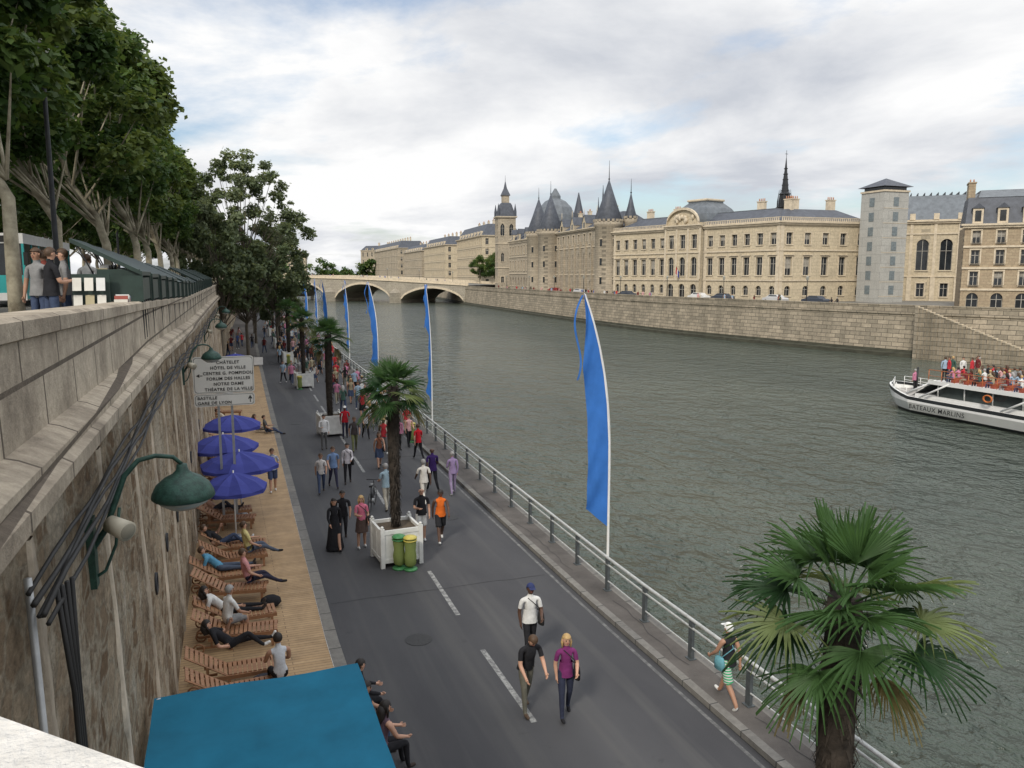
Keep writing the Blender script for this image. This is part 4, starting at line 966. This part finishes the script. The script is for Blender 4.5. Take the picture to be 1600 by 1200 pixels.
for i in range(30): bx(xc-2.2,xc-.4,ya-3.4-i*1.05,ya-3.1-i*1.05,1.84,2.35,BI);bx(xc+.4,xc+2.2,ya-3.4-i*1.05,ya-3.1-i*1.05,1.84,2.35,BI)
g.tube([(xc-.3,yb-2.6,.0),(xc-.3,yb-2.6,2.6)],.06,IRON,6);g.box(xc-.9,xc+.9,ya-4.2,ya-3.2,1.84,1.95,BW)
g.obj('hull',BE)
text("BATEAUX MARLINS",(xc-3.14,yb-7.0,-1.22),.50,BB,(pi/2,0,-pi/2),BE).scale=(1,1.3,1)
rg=B();rg.tube([(0,.32*math.cos(t),.32*math.sin(t)) for t in [2*pi*i/14 for i in range(14)]],.07,OR,6,closed=True);rgo=rg.obj('life_ring',BE,(xc-3.05,yb-11,1.0))
BDK=1.84*BZ-1.8*(1-BZ)
# ------------------------------------------------------------------ people
CC={}
def cloth(c,stripe=None):
    k=(tuple(c),stripe)
    if k not in CC:
        if stripe:
            m,nt,b=newmat('striped_cloth');w=nt.nodes.new('ShaderNodeTexWave');w.bands_direction='Z';w.inputs['Scale'].default_value=6;tc=nt.nodes.new('ShaderNodeTexCoord');lk(nt,tc.outputs['Object'],w.inputs[0])
            lk(nt,ramp(nt,w.outputs['Fac'],.45,.55,c,stripe),b.inputs['Base Color']);b.inputs['Roughness'].default_value=.9
        else: m=M('cloth_%d'%len(CC),c,.9,.18,7,.8,11,spec=.15)
        CC[k]=m
    return CC[k]
SK=[M('skin_light',(.50,.29,.20),.55,.08,6),M('skin_tan',(.36,.20,.13),.55,.08,6),M('skin_dark',(.085,.045,.03),.5,.1,6)]
HR={'b':M('hair_black',(.018,.014,.012),.6,.3,30),'n':M('hair_brown',(.07,.04,.022),.6,.3,30),'y':M('hair_blond',(.42,.28,.12),.6,.3,30),'g':M('hair_grey',(.3,.29,.28),.6,.2,30),'w':M('cap_white',(.7,.7,.68),.8,.05),'u':M('cap_navy',(.02,.03,.10),.8,.1)}
EYE=M('eye_dark',(.02,.015,.012),.3,.1);LIP=M('lips',(.32,.09,.08),.5,.1)
POSE={
'stand':dict(lean=1,th=(3,-3),kn=(3,3),ar=(4,-4),el=(12,16)),
'standa':dict(lean=2,th=(2,-5),kn=(3,6),ar=(12,5),el=(85,20)),
'walk1':dict(lean=4,th=(27,-16),kn=(6,22),ar=(-22,24),el=(14,28)),
'walk2':dict(lean=3,th=(-14,22),kn=(26,4),ar=(20,-18),el=(30,12)),
'walk3':dict(lean=3,th=(14,-9),kn=(5,16),ar=(-10,12),el=(20,60)),
'bow':dict(lean=22,th=(16,-10),kn=(8,14),ar=(12,18),el=(30,40),hp=30),
'sit':dict(lean=8,th=(86,84),kn=(84,78),ar=(25,30),el=(40,45),pz=.55),
'sitf':dict(lean=-12,th=(90,96),kn=(30,50),ar=(20,30),el=(40,60),pz=.55),
'rec':dict(lean=-48,th=(87,90),kn=(2,5),ar=(-20,10),el=(30,50),pz=.50),
'rec2':dict(lean=-52,th=(122,92),kn=(78,10),ar=(20,70),el=(60,90),pz=.50),
}
QUE=[]
def Pn(x,y,z,yaw,pose,sex,bot,slv,hair,cols,h=1.0,name='pedestrian',extra='',parent=None):
    QUE.append(((pose,sex,bot,slv,hair,extra),(x,y,z),yaw,cols,h,name,parent))
def skel(key):
    pose,sex,bot,slv,hair,extra=key;p=POSE[pose];V=[];Rr=[];E=[];bones=[]
    def av(v,r): V.append(Vector(v));Rr.append(r);return len(V)-1
    def dr(a): return Vector((0,math.sin(rad(a)),-math.cos(rad(a))))
    lean=p['lean'];t=Vector((0,math.sin(rad(lean)),math.cos(rad(lean))))
    F=sex=='f';sw=.165 if F else .19
    pel=av((0,0,0),.115 if F else .12);s1=av(t*.13,.10 if F else .118);s2=av(t*.27,.108 if F else .13);s3=av(t*.39,.105 if F else .12);nb=av(t*.48,.06)
    hp=p.get('hp',0);hl=lean*.35+hp;hu=Vector((0,math.sin(rad(hl)),math.cos(rad(hl))));hf=Vector((0,math.cos(rad(hl)),-math.sin(rad(hl))))
    n1=t*.55;nk=av(n1,.05);j=av(n1+hu*.055+hf*.018,.066);mh=av(n1+hu*.115+hf*.01,.088);tp=av(n1+hu*.185+hf*.0,.07)
    E+=[(pel,s1),(s1,s2),(s2,s3),(s3,nb),(nb,nk),(nk,j),(j,mh),(mh,tp)]
    T_='top'
    bones+=[(V[pel]-Vector((0,0,.02)),V[s2],T_,.11),(V[s2],V[nb],T_,.12),(t*.50,V[j],'skin',.05),(V[j],V[tp],'skin',.08)]
    hands=[];mn=9
    for s,k in ((1,0),(-1,1)):
        shp=t*.43+Vector((s*sw,0,0));a=p['ar'][k];e=p['el'][k]
        cl=av(t*.44+Vector((s*.09,0,0)),.075);so=av(shp,.058)
        ud=(dr(a)+Vector((s*.16,0,0))).normalized();el=shp+ud*.28;fd=(dr(a+e)+Vector((s*(.05-.006*e if e<70 else -.45),0,0))).normalized();wr=el+fd*.245
        ei=av(el,.043);fm=av(el+fd*.08,.042);wi=av(wr,.027);hi=av(wr+fd*.085,.032)
        E+=[(s3,cl),(cl,so),(so,ei),(ei,fm),(fm,wi),(wi,hi)]
        mid=shp+ud*.17
        if slv=='s': bones+=[(V[cl],shp,'top',.06),(shp,mid,'top',.055),(mid+ud*.03,el,'skin',.045),(el,wr,'skin',.035)]
        elif slv=='l': bones+=[(V[cl],shp,'top',.06),(shp,el,'top',.05),(el,wr-fd*.02,'top',.04)]
        else: bones+=[(V[cl]*.9+V[cl]*.1,V[cl],'top',.07),(shp,el,'skin',.055),(el,wr,'skin',.035)]
        bones.append((wr,wr+fd*.1,'skin',.03));hands.append((wr,fd,s))
        hipp=Vector((s*(.095 if F else .085),0,-.04));th=p['th'][k];kn=p['kn'][k];x=Vector((s*.012,0,0))
        kp=hipp+dr(th)*.43+x;ap=kp+dr(th-kn)*.42+x;ft=dr(th-kn+90)
        if pose in('rec','rec2'): ft=(dr(th-kn+75)).normalized()
        elif pose[0] in 'sb' : ft=Vector((0,1,-.05))
        hi_=av(hipp,.098 if F else .092);tm=av(hipp+dr(th)*.2,.083);ki=av(kp,.06);ca=av(kp+dr(th-kn)*.14-Vector((0,.01,0)),.058);ai=av(ap,.04);he=av(ap+ft*.03+dr(th-kn)*.035,.042);to=av(ap+ft*.16+dr(th-kn)*.045,.032)
        E+=[(pel,hi_),(hi_,tm),(tm,ki),(ki,ca),(ca,ai),(ai,he),(he,to)]
        if bot=='L': bones+=[(hipp,kp,'bot',.08),(kp,ap,'bot',.05)]
        elif bot in 'SK': bones+=[(hipp,hipp+dr(th)*.36,'bot',.085),(hipp+dr(th)*.38,kp,'skin',.06),(kp,ap,'skin',.05)]
        else: bones+=[(hipp,hipp+dr(th)*.3,'bot',.085),(hipp+dr(th)*.32,kp,'skin',.06),(kp,ap,'skin',.05)]
        bones.append((ap+dr(th-kn)*.03,V[to],'shoe',.035));mn=min(mn,ap.z)
    pz_=p.get('pz',-mn+.078)
    return dict(V=V,R=Rr,E=E,bones=bones,pz=pz_,hands=hands,head=(V[mh],hu,hf),t=t,key=key,sw=sw)
SL=['skin','hair','top','bot','shoe','acc','eye','lip']
PM={k:M('slot_'+k,(.3,.3,.3)) for k in SL}
def finish_people():
    keys=[];
    for q in QUE:
        if q[0] not in keys: keys.append(q[0])
    tmp=[]
    for k in keys:
        s=skel(k);me=bpy.data.meshes.new('tmp');me.from_pydata([tuple(v) for v in s['V']],s['E'],[]);o=bpy.data.objects.new('tmp',me);sc.collection.objects.link(o)
        o.modifiers.new('s','SKIN')
        ly=me.skin_vertices[0].data if me.skin_vertices else None
        if ly is None:
            bpy.context.view_layer.objects.active=o;ly=me.skin_vertices[0].data
        for i,r in enumerate(s['R']): ly[i].radius=(r,r);ly[i].use_root=(i==0)
        sb=o.modifiers.new('u','SUBSURF');sb.levels=2;sb.render_levels=2;tmp.append((k,s,o))
    dg=bpy.context.evaluated_depsgraph_get();MS={}
    for k,s,o in tmp:
        ev=o.evaluated_get(dg).to_mesh();nv=len(ev.vertices);co=np.empty(nv*3);ev.vertices.foreach_get('co',co);co=co.reshape(-1,3)
        fs=[tuple(p.vertices) for p in ev.polygons];cen=np.array([co[list(f)].mean(0) for f in fs]) if fs else np.zeros((0,3))
        D=[]
        for a,b,l,r in s['bones']:
            a=np.array(a);b=np.array(b);ab=b-a;t=np.clip(((cen-a)@ab)/max(1e-9,ab@ab),0,1);D.append(np.linalg.norm(cen-a-t[:,None]*ab,axis=1)-r)
        idx=np.argmin(np.array(D),0) if len(cen) else []
        g=B();[g.m(PM[n]) for n in SL]
        g.v=[tuple(c) for c in co];g.f=fs;g.mi=[SL.index(s['bones'][i][2]) for i in idx];g.sm=[True]*len(fs)
        pose,sex,bot,slv,hair,extra=k;hc,hu,hf=s['head'];hx=Vector((1,0,0));mx=Matrix((hx,hf,hu)).transposed();t=s['t']
        def HP(x,y,z): return hc+hx*x+hf*y+hu*z
        for e in (-1,1):
            g.ball(HP(e*.031,.073,.012),.012,PM['eye'],5);g.ball(HP(e*.081,.0,.0),(.012,.02,.03),PM['skin'],5,mx)
            g.rbox(HP(e*.031,.080,.032),(.032,.008,.006),PM['hair'],mx)
        g.add([HP(-.012,.075,-.02),HP(.012,.075,-.02),HP(0,.078,.015),HP(0,.103,-.018),HP(0,.08,-.028)],[(0,2,3),(1,3,2),(0,3,4),(1,4,3)],PM['skin'],True)
        g.rbox(HP(0,.074,-.045),(.038,.012,.009),PM['lip'],mx)
        vs=[];fs2=[];a_,b_=10,14
        for i in range(a_+1):
            for j_ in range(b_):
                ph=pi*i/a_*.99+.005;tt=2*pi*j_/b_;d=Vector((math.sin(ph)*math.sin(tt),math.sin(ph)*math.cos(tt),math.cos(ph)));vs.append(HP(d.x*.094,d.y*.104-.008,d.z*.108+.022))
        for i in range(a_):
            for j_ in range(b_):
                ph=pi*(i+.5)/a_;tt=2*pi*(j_+.5)/b_;y=math.sin(ph)*math.cos(tt);z=math.cos(ph)
                if (hair!='bald') and (z>.38 or (y<-.05 and z>-.55) or (y<.25 and z>.1)): fs2.append((i*b_+j_,(i+1)*b_+j_,(i+1)*b_+(j_+1)%b_,i*b_+(j_+1)%b_))
        g.add(vs,fs2,PM['hair'],True)
        if hair=='long':
            g.tube([HP(0,-.05,.03),HP(0,-.085,-.06),hc-Vector((0,.09,0))+hu*-.17,hc-Vector((0,.10,0))-t*.27],[.07,.085,.08,.03],PM['hair'],10)
            for e in (-1,1): g.tube([HP(e*.075,-.01,.04),HP(e*.088,-.01,-.05),HP(e*.085,.0,-.16)],[.02,.03,.012],PM['hair'],6)
        if hair=='bun': g.ball(HP(0,-.1,.05),.045,PM['hair'],6)
        if hair=='cap': g.add([HP(-.07,.08,.055),HP(.07,.08,.055),HP(.06,.165,.04),HP(0,.18,.042),HP(-.06,.165,.04)],[(0,1,2,3,4)],PM['hair'])
        for wr,fd,sg in s['hands']:
            sd=Vector((0,1,0));sd=(sd-fd*sd.dot(fd));sd=sd.normalized() if sd.length>.2 else Vector((0,0,1));nn=fd.cross(sd)*sg
            pc=wr+fd*.07
            for q,(o_,l) in enumerate(((-.027,.055),(-.01,.068),(.008,.072),(.025,.063))):
                b0=pc+sd*o_+fd*.012;b1=b0+fd*l*.5-nn*.004;b2=b1+fd*l*.4+nn*-.014
                g.tube([b0-fd*.02,b1,b2],[.010,.009,.007],PM['skin'],5)
            g.tube([wr+fd*.035+sd*.02,wr+fd*.06+sd*.045,wr+fd*.09+sd*.05],[.012,.011,.008],PM['skin'],5)
        def skirt(rings,mat,n=16):
            vs=[]
            for c,rx,ry in rings:
                for q in range(n): a=2*pi*q/n;fl=1+.05*math.sin(q*4)*(rx>.17);vs.append((c[0]+rx*fl*math.cos(a),c[1]+ry*fl*math.sin(a),c[2]))
            g.add(vs,[(i*n+q,i*n+(q+1)%n,(i+1)*n+(q+1)%n,(i+1)*n+q) for i in range(len(rings)-1) for q in range(n)],mat,True)
        w=.145 if sex=='m' else .13
        if pose not in('rec','rec2','sit','sitf'):
            skirt([(t*.22,w*.98,.115),(t*.1,w*1.05,.118),(t*-.0,w*1.16,.128),(t*-.085,w*1.24,.14)],PM['top'])
            if bot=='K': skirt([(t*.03,.15,.12),(Vector((0,0,-.15)),.185,.155),(Vector((0,.01,-.42)),.215,.20)],PM['bot'])
            if bot=='D': skirt([(t*.05,.14,.12),(Vector((0,0,-.15)),.185,.15),(Vector((0,.01,-.5)),.23,.21),(Vector((0,.01,-.86)),.29,.27)],PM['bot'])
            if bot=='S':
                for e,kk in ((1,0),(-1,1)):
                    th=rad(POSE[pose]['th'][kk]);d=Vector((0,math.sin(th),-math.cos(th)));h=Vector((e*.09,0,-.04))
                    g.tube([h,h+d*.2,h+d*.38],[.10,.098,.10],PM['bot'],12,cap=False)
        if 'bag' in extra:
            bp=Vector((-s['sw']-.05,.04,-.02));g.lathe((bp.x,bp.y,bp.z),[(.05,-.15),(.13,-.13),(.14,.0),(.11,.12),(.04,.14)],PM['acc'],12,True,0,.45,1)
            g.tube([bp+Vector((0,.0,.13)),t*.3+Vector((-.12,.13,.0)),t*.46+Vector((.07,.06,.02)),t*.3+Vector((.0,-.135,.0)),bp+Vector((0,-.05,.13))],.011,PM['acc'],5)
        me=g.obj('person_mesh',mesh_only=True);MS[k]=(me,s)
        o.evaluated_get(dg).to_mesh_clear()
    for _,_,o in tmp: me=o.data;bpy.data.objects.remove(o);bpy.data.meshes.remove(me)
    for key,(x,y,z),yaw,cols,h,name,parent in QUE:
        me,s=MS[key];o=inst(name,me,(x,y,z+s['pz']*h),rad(yaw),parent,h)
        for i,n in enumerate(SL):
            sl=o.material_slots[i];sl.link='OBJECT';sl.material=cols[n]
W_=(.62,.62,.60);BK_=(.022,.022,.025);JN=(.055,.075,.13);GR=(.22,.22,.22)
def C(sk,hr,top,bot,shoe=(.05,.04,.035),acc=(.03,.03,.03)):
    f=lambda c:c if hasattr(c,'name') else cloth(c)
    return dict(skin=SK[sk],hair=HR[hr],top=f(top),bot=f(bot),shoe=f(shoe),acc=f(acc),eye=EYE,lip=LIP)
Pn(6.2,15.7,0,178,'walk3','m','L','s','cap',C(2,'u',W_,BK_,BK_),1.03,extra='bag')
Pn(5.35,13.75,0,186,'bow','m','L','s','short',C(0,'n',BK_,(.13,.125,.10),(.1,.07,.05)),1.02)
Pn(6.0,13.3,0,172,'walk3','f','L','s','long',C(0,'y',(.16,.03,.12),(.03,.035,.06),BK_),.98,extra='bag')
Pn(9.12,12.45,.14,8,'walk1','f','S','n','cap',C(1,'w',BK_,cloth((.02,.30,.12),(.5,.5,.48)),W_,(.12,.3,.35)),.97,extra='bag')
Pn(3.12,24.5,0,182,'walk2','f','D','l','long',C(0,'b',BK_,BK_,BK_),.98)
Pn(3.5,25.3,0,176,'walk1','m','L','s','short',C(1,'b',BK_,(.05,.05,.055)),1.0)
Pn(3.95,24.4,0,184,'standa','f','K','s','long',C(0,'y',(.60,.17,.25),(.10,.07,.06),W_),.97,extra='bag')
Pn(5.85,24.3,0,180,'standa','m','S','s','bald',C(0,'n',BK_,W_,W_),1.03)
Pn(6.45,24.2,0,176,'walk1','m','S','n','short',C(2,'b',(.60,.13,.02),BK_,W_),1.02)
Pn(5.5,28.2,0,15,'walk3','m','L','s','cap',C(1,'g',(.28,.38,.44),(.45,.42,.35)),1.0)
Pn(7.0,28.6,0,8,'walk1','m','L','s','short',C(2,'g',(.68,.64,.58),(.66,.62,.55),W_),1.0)
Pn(7.7,30.0,0,4,'walk2','m','L','s','bald',C(2,'b',(.04,.02,.10),BK_),1.05)
Pn(8.35,29.4,0,2,'walk3','f','L','l','bun',C(0,'g',(.30,.22,.38),(.33,.26,.40),W_),.98)
Pn(1.75,31.8,.11,182,'walk3','m','S','s','short',C(0,'n',cloth((.55,.56,.58),(.05,.08,.2)),(.06,.08,.15),W_),1.0)
Pn(3.55,31.4,0,178,'walk1','f','L','s','short',C(1,'n',(.55,.52,.5),JN),.95)
Pn(4.1,32.0,0,182,'walk2','m','L','s','short',C(0,'n',(.16,.24,.40),(.04,.04,.07)),1.0)
Pn(4.75,32.5,0,175,'walk3','f','L','l','short',C(0,'b',(.62,.58,.60),BK_),.98,extra='bag')
Pn(4.66,39.4,0,180,'standa','m','L','l','short',C(0,'b',(.6,.6,.6),(.12,.12,.12)),1.0)
Pn(6.0,38.5,0,178,'walk1','m','L','s','short',C(1,'n',(.06,.05,.05),(.14,.15,.07)),1.02)
Pn(8.5,35.7,0,5,'walk2','f','L','s','short',C(0,'n',(.55,.02,.03),BK_),.98)
Pn(6.5,34.8,0,182,'walk1','f','K','n','long',C(0,'n',(.25,.1,.06),JN),.97,extra='bag')
Pn(6.95,34.0,0,180,'standa','f','L','s','long',C(0,'n',(.35,.07,.05),(.1,.08,.07)),.97)
Pn(7.05,41.4,0,180,'walk2','f','L','n','short',C(0,'b',(.5,.5,.5),BK_),.97)
Pn(6.04,41.8,0,175,'walk3','m','L','s','cap',C(2,'w',(.4,.02,.03),(.03,.03,.05)),1.0)
crowd=[(7.5,38.7),(8.5,40),(9.1,41.4),(8.96,43.5),(9.0,46.7),(7.45,53.6),(8.0,53.4),(9.3,50.3),(9.0,57.7),(9.2,55),(9.4,62.8),(8.8,64),(4.6,65.7),(5.6,66.5),(7.5,58),(8.3,60.5),(8.0,45),(7.8,47.5),(6.9,49.5),(7.2,37.2),(7.9,37.9),(8.2,42.4),(7.4,43.2),(8.6,45.4),(8.5,48.6),(8.2,50.9),(8.7,38.6),(9.2,44.6),(8.9,52.2),(9.3,48.2),(8.4,56.2),(9.5,59.5),(9.0,61.2),
 (9.8,83.3),(9.0,74.4),(9.6,84),(8.6,78),(7.9,70),(8.8,69),(7.4,75),(9.2,90),(8.4,95),(9.4,100),(6.0,88),(7,93),(5.4,80),(8.7,105),(7.5,109),(6.2,102),(9.9,112),(8.2,118),(6.6,121),(9.0,125),(7.4,131),(5.9,115),(4.6,92),(3.9,98),(10.4,130),(9.5,122)]
pal=[W_,BK_,(.45,.04,.05),(.1,.15,.35),GR,(.6,.35,.35),(.35,.3,.2),(.05,.1,.08),(.55,.5,.4),(.5,.2,.3),(.15,.03,.03),(.3,.4,.5)]
kd=[('walk1','m','L','s','short'),('walk2','f','L','s','long'),('walk3','m','S','s','short'),('walk1','f','K','n','long'),('stand','m','L','l','short'),('walk3','f','L','n','short'),('stand','f','L','s','long'),('walk2','m','L','s','bald')]
def rndp(x,y,z,yaw,kk=None,name='pedestrian',par=None):
    k=kk or R.choice(kd);Pn(x,y,z,yaw,*k,C(R.choice((0,0,1,1,2)),R.choice('bnnyg'),R.choice(pal),R.choice((BK_,JN,GR,(.3,.27,.2),JN,BK_)),R.choice((BK_,W_))),R.uniform(.93,1.04),name,parent=par)
for x,y in crowd:
    x2=x+R.uniform(-.2,.2);rndp(x2,y,.14 if x2>8.85+sh(y) else 0,R.choice((0,180))+R.uniform(-25,25))
for i in range(100):
    y=64+100*R.random()**1.1;x=R.uniform(4.2,9.2)+sh(y);rndp(x,y,0 if x<8.6+sh(y) else .14,R.choice((0,180))+R.uniform(-30,30))
dz_=.12
Pn(-.38,28.5,dz_,-90,'rec2','m','L','n','short',C(1,'n',SK[1],(.04,.04,.05)),1,'sunbather')
Pn(-.2,24.7,dz_,-86,'rec2','m','L','s','short',C(0,'n',BK_,JN,W_),1,'sunbather')
Pn(.55,23.75,dz_,-75,'sitf','m','L','s','short',C(0,'n',(.55,.48,.22),(.09,.11,.15),BK_),1,'sunbather')
Pn(-.25,22.5,dz_,-90,'rec','f','L','s','short',C(0,'n',(.1,.28,.42),(.08,.1,.14)),1,'sunbather')
Pn(.45,21.3,dz_,-80,'sitf','m','L','s','short',C(0,'n',(.50,.24,.24),(.03,.03,.05),BK_),1,'sunbather')
Pn(-.15,19.5,dz_,-90,'rec','f','L','s','long',C(0,'b',W_,BK_),1,'sunbather')
Pn(-.1,18.7,dz_,-60,'sit','m','S','s','short',C(1,'g',W_,GR),1,'sunbather')
Pn(-.05,17.55,dz_,-90,'rec2','f','L','s','long',C(0,'b',BK_,BK_,W_),1,'sunbather')
Pn(.85,15.7,dz_,10,'sit','m','L','n','short',C(1,'b',(.5,.52,.55),BK_),1,'sunbather')
Pn(2.2,44.1,dz_-.35,-90,'sitf','m','L','s','short',C(0,'n',(.1,.1,.1),JN),1,'sunbather');Pn(1.75,44.6,dz_-.35,-100,'sitf','f','L','s','long',C(0,'n',(.4,.1,.05),GR),1,'sunbather')
Pn(2.15,14.35,.0,-80,'sit','f','L','l','short',C(0,'b',BK_,BK_),1,'sunbather');Pn(2.3,12.7,.0,-70,'sit','f','L','n','long',C(0,'b',(.12,.08,.1),BK_),1,'sunbather')
Pn(2.1,13.5,.0,-100,'sit','m','L','s','short',C(1,'b',(.03,.04,.06),JN),1,'sunbather')
g=B();g.box(1.85,2.25,12.0,14.8,.40,.45,WD)
for q in (12.2,13.4,14.6): g.box(1.88,1.95,q-.03,q+.03,.1,.40,WD);g.box(2.18,2.25,q-.03,q+.03,.1,.40,WD)
g.obj('bench')
g=B();r_=[(.16,0),(.22,.08),(.2,.2),(.1,.27)];g.lathe((.55,16.2,.14),r_,cloth((.05,.05,.06)),12,True,0,1.3,.8);g.obj('backpack')
g=B();g.lathe((.95,20.4,.14),r_,cloth(BK_),12,True,0,1.2,.8);g.obj('backpack')
for y,x in ((33,-.1),(34.2,-.1),(37.8,0),(46.2,.2)): rndp(x,y,dz_,-90,('rec','m','S','n','short'),'sunbather')
for k in range(8): rndp(R.uniform(0,3),R.uniform(80,120),.12,R.uniform(0,360))
for x,y,yaw,tp in ((-3.12,17.3,150,GR),(-2.85,16.9,-60,BK_),(-2.72,17.6,100,GR),(-3.3,19.0,30,(.3,.08,.06)),(-2.9,22,-20,W_),(-3.4,26,10,BK_)):
    Pn(x,y,ZU,yaw,R.choice(('stand','walk3','standa')),'m','L','s','short',C(R.choice((0,1)),'n',tp,JN),1.02)
for x,y,yaw in ((-3.6,31,170),(-3.2,38,0),(-2.9,44,180)): rndp(x,y,ZU,yaw,R.choice(kd))
for i in range(30):
    for s in (-2.2,-1.7,-1.15,-.65,.65,1.2,1.75,2.25):
        if R.random()<.85: rndp(xc+s,ya-3.3-i*1.05,BDK-.12,0,('sit','m','L','s','short') if R.random()<.5 else ('sit','f','L','s','long'),'boat_passenger')
for k in range(8): rndp(xc-2.5+R.uniform(0,5),ya-2.1-R.uniform(0,.6),BDK,R.uniform(0,360),('stand','m','L','l','short'),'boat_passenger')
rndp(xc-.1,yb-2.2,-.12*BZ-1.8*(1-BZ),0,('stand','m','L','l','short'),'boat_passenger')
for k in range(40):
    t=R.random();y=90+t*150;x=np.interp(y,[88,104,116,133,165,214,272],[79.7,77.6,76,74.9,75.8,78.8,83])+R.uniform(1,3.5);rndp(float(x),y,3.8,R.choice((0,180)))
for k in range(30): u=R.uniform(5,85);p=T0(u,(-1.2 if wd<0 else 1.2)+0,0);rndp(p[0],p[1],dz(u),130,name='pedestrian')
finish_people()
# bicycle
g=B();
for x in (-.52,.52): g.tube([(x+.33*math.cos(t),0,.34+.33*math.sin(t)) for t in [2*pi*i/24 for i in range(24)]],.016,BLACK,6,closed=True)
for a,b in (((-.52,0,.34),(-.1,0,.32)),((-.1,0,.32),(-.22,0,.85)),((-.22,0,.8),(.36,0,.82)),((-.1,0,.32),(.38,0,.75)),((-.52,0,.34),(-.2,0,.75)),((.52,0,.34),(.36,0,.95)),((.3,-.25,1.0),(.3,.25,1.0))): g.tube([a,b],.016,IRON,6)
g.box(-.32,-.1,-.06,.06,.86,.92,BLACK);g.tube([(-.1,-.09,.32),(-.1,.09,.32)],.08,GREY,10)
for x in (-.52,.52):
    for k in range(8): a=k*pi/4;g.tube([(x,0,.34),(x+.33*math.cos(a),0,.34+.33*math.sin(a))],.003,GREY,3)
g.obj('bicycle',loc=(5.05,28.6,0),rz=rad(70))
g=B()
for k in range(3):
    g.box(1.2+k*.9,2.0+k*.9,77,77.06,.3,1.0,WHITE);g.tube([(1.25+k*.9,77.03,.1),(1.25+k*.9,77.03,1.1)],.025,GREY,6)
g.obj('site_barrier')
# ------------------------------------------------------------------ world, light, camera
w=bpy.data.worlds.new('World');sc.world=w;w.use_nodes=True;nt=w.node_tree;nt.nodes.clear()
out=nt.nodes.new('ShaderNodeOutputWorld')
sky=nt.nodes.new('ShaderNodeTexSky');sky.sky_type='NISHITA';sky.sun_disc=False
SE,SA=rad(40),rad(222)
sky.sun_elevation=SE;sky.sun_rotation=SA;sky.air_density=1;sky.dust_density=2
bg=nt.nodes.new('ShaderNodeBackground');bg.inputs[1].default_value=.15;lk(nt,sky.outputs[0],bg.inputs[0])
tc=nt.nodes.new('ShaderNodeTexCoord');sx=nt.nodes.new('ShaderNodeSeparateXYZ');lk(nt,tc.outputs['Generated'],sx.inputs[0])
def mth(op,a,b):
    n=nt.nodes.new('ShaderNodeMath');n.operation=op
    for i,v in enumerate((a,b)):
        if hasattr(v,'links'): lk(nt,v,n.inputs[i])
        else: n.inputs[i].default_value=v
    return n.outputs[0]
zz=mth('ADD',mth('MAXIMUM',sx.outputs['Z'],0.0),.13)
cb=nt.nodes.new('ShaderNodeCombineXYZ');lk(nt,mth('DIVIDE',sx.outputs['X'],zz),cb.inputs[0]);lk(nt,mth('DIVIDE',sx.outputs['Y'],zz),cb.inputs[1])
def wn(scale,det,ro,off):
    mp=nt.nodes.new('ShaderNodeMapping');mp.inputs['Location'].default_value=off;mp.inputs['Scale'].default_value=(1,.8,1);mp.inputs['Rotation'].default_value=(0,0,rad(25));lk(nt,cb.outputs[0],mp.inputs[0])
    n=nt.nodes.new('ShaderNodeTexNoise');n.inputs['Scale'].default_value=scale;n.inputs['Detail'].default_value=det;n.inputs['Roughness'].default_value=ro;n.inputs['Distortion'].default_value=.25;lk(nt,mp.outputs[0],n.inputs['Vector']);return n.outputs['Fac']
shade=ramp(nt,wn(.62,8,.57,(3.1,1.7,0)),.37,.57,(.60,.63,.69),(1.0,1.0,1.0))
bg2=nt.nodes.new('ShaderNodeBackground');lk(nt,shade,bg2.inputs[0])
mr=nt.nodes.new('ShaderNodeMapRange');mr.interpolation_type='SMOOTHSTEP';mr.inputs[1].default_value=.42;mr.inputs[2].default_value=.95;mr.inputs[3].default_value=1.0;mr.inputs[4].default_value=1.9;lk(nt,sx.outputs['Z'],mr.inputs[0]);lk(nt,mr.outputs[0],bg2.inputs[1])
mask=ramp(nt,wn(.7,9,.58,(8.3,4.2,0)),.345,.485)
mx=nt.nodes.new('ShaderNodeMixShader');lk(nt,mask,mx.inputs[0]);lk(nt,bg.outputs[0],mx.inputs[1]);lk(nt,bg2.outputs[0],mx.inputs[2]);lk(nt,mx.outputs[0],out.inputs[0])
sl=bpy.data.lights.new('sun','SUN');sl.energy=2.6;sl.angle=rad(9);sl.color=(1,.93,.82);so=bpy.data.objects.new('sun',sl);sc.collection.objects.link(so)
sd=Vector((math.sin(SA)*math.cos(SE),math.cos(SA)*math.cos(SE),math.sin(SE)))
so.rotation_euler=sd.to_track_quat('Z','Y').to_euler()
cam=bpy.data.cameras.new('camera');co=bpy.data.objects.new('camera',cam);sc.collection.objects.link(co);co.location=(0,0,8.5)
co.rotation_euler=(rad(90-7.75),0,rad(-20.2));cam.sensor_width=36;cam.lens=28.125;cam.clip_start=.05;cam.clip_end=8000;sc.camera=co
sc.view_settings.view_transform='Standard';sc.view_settings.look='None';sc.view_settings.exposure=0
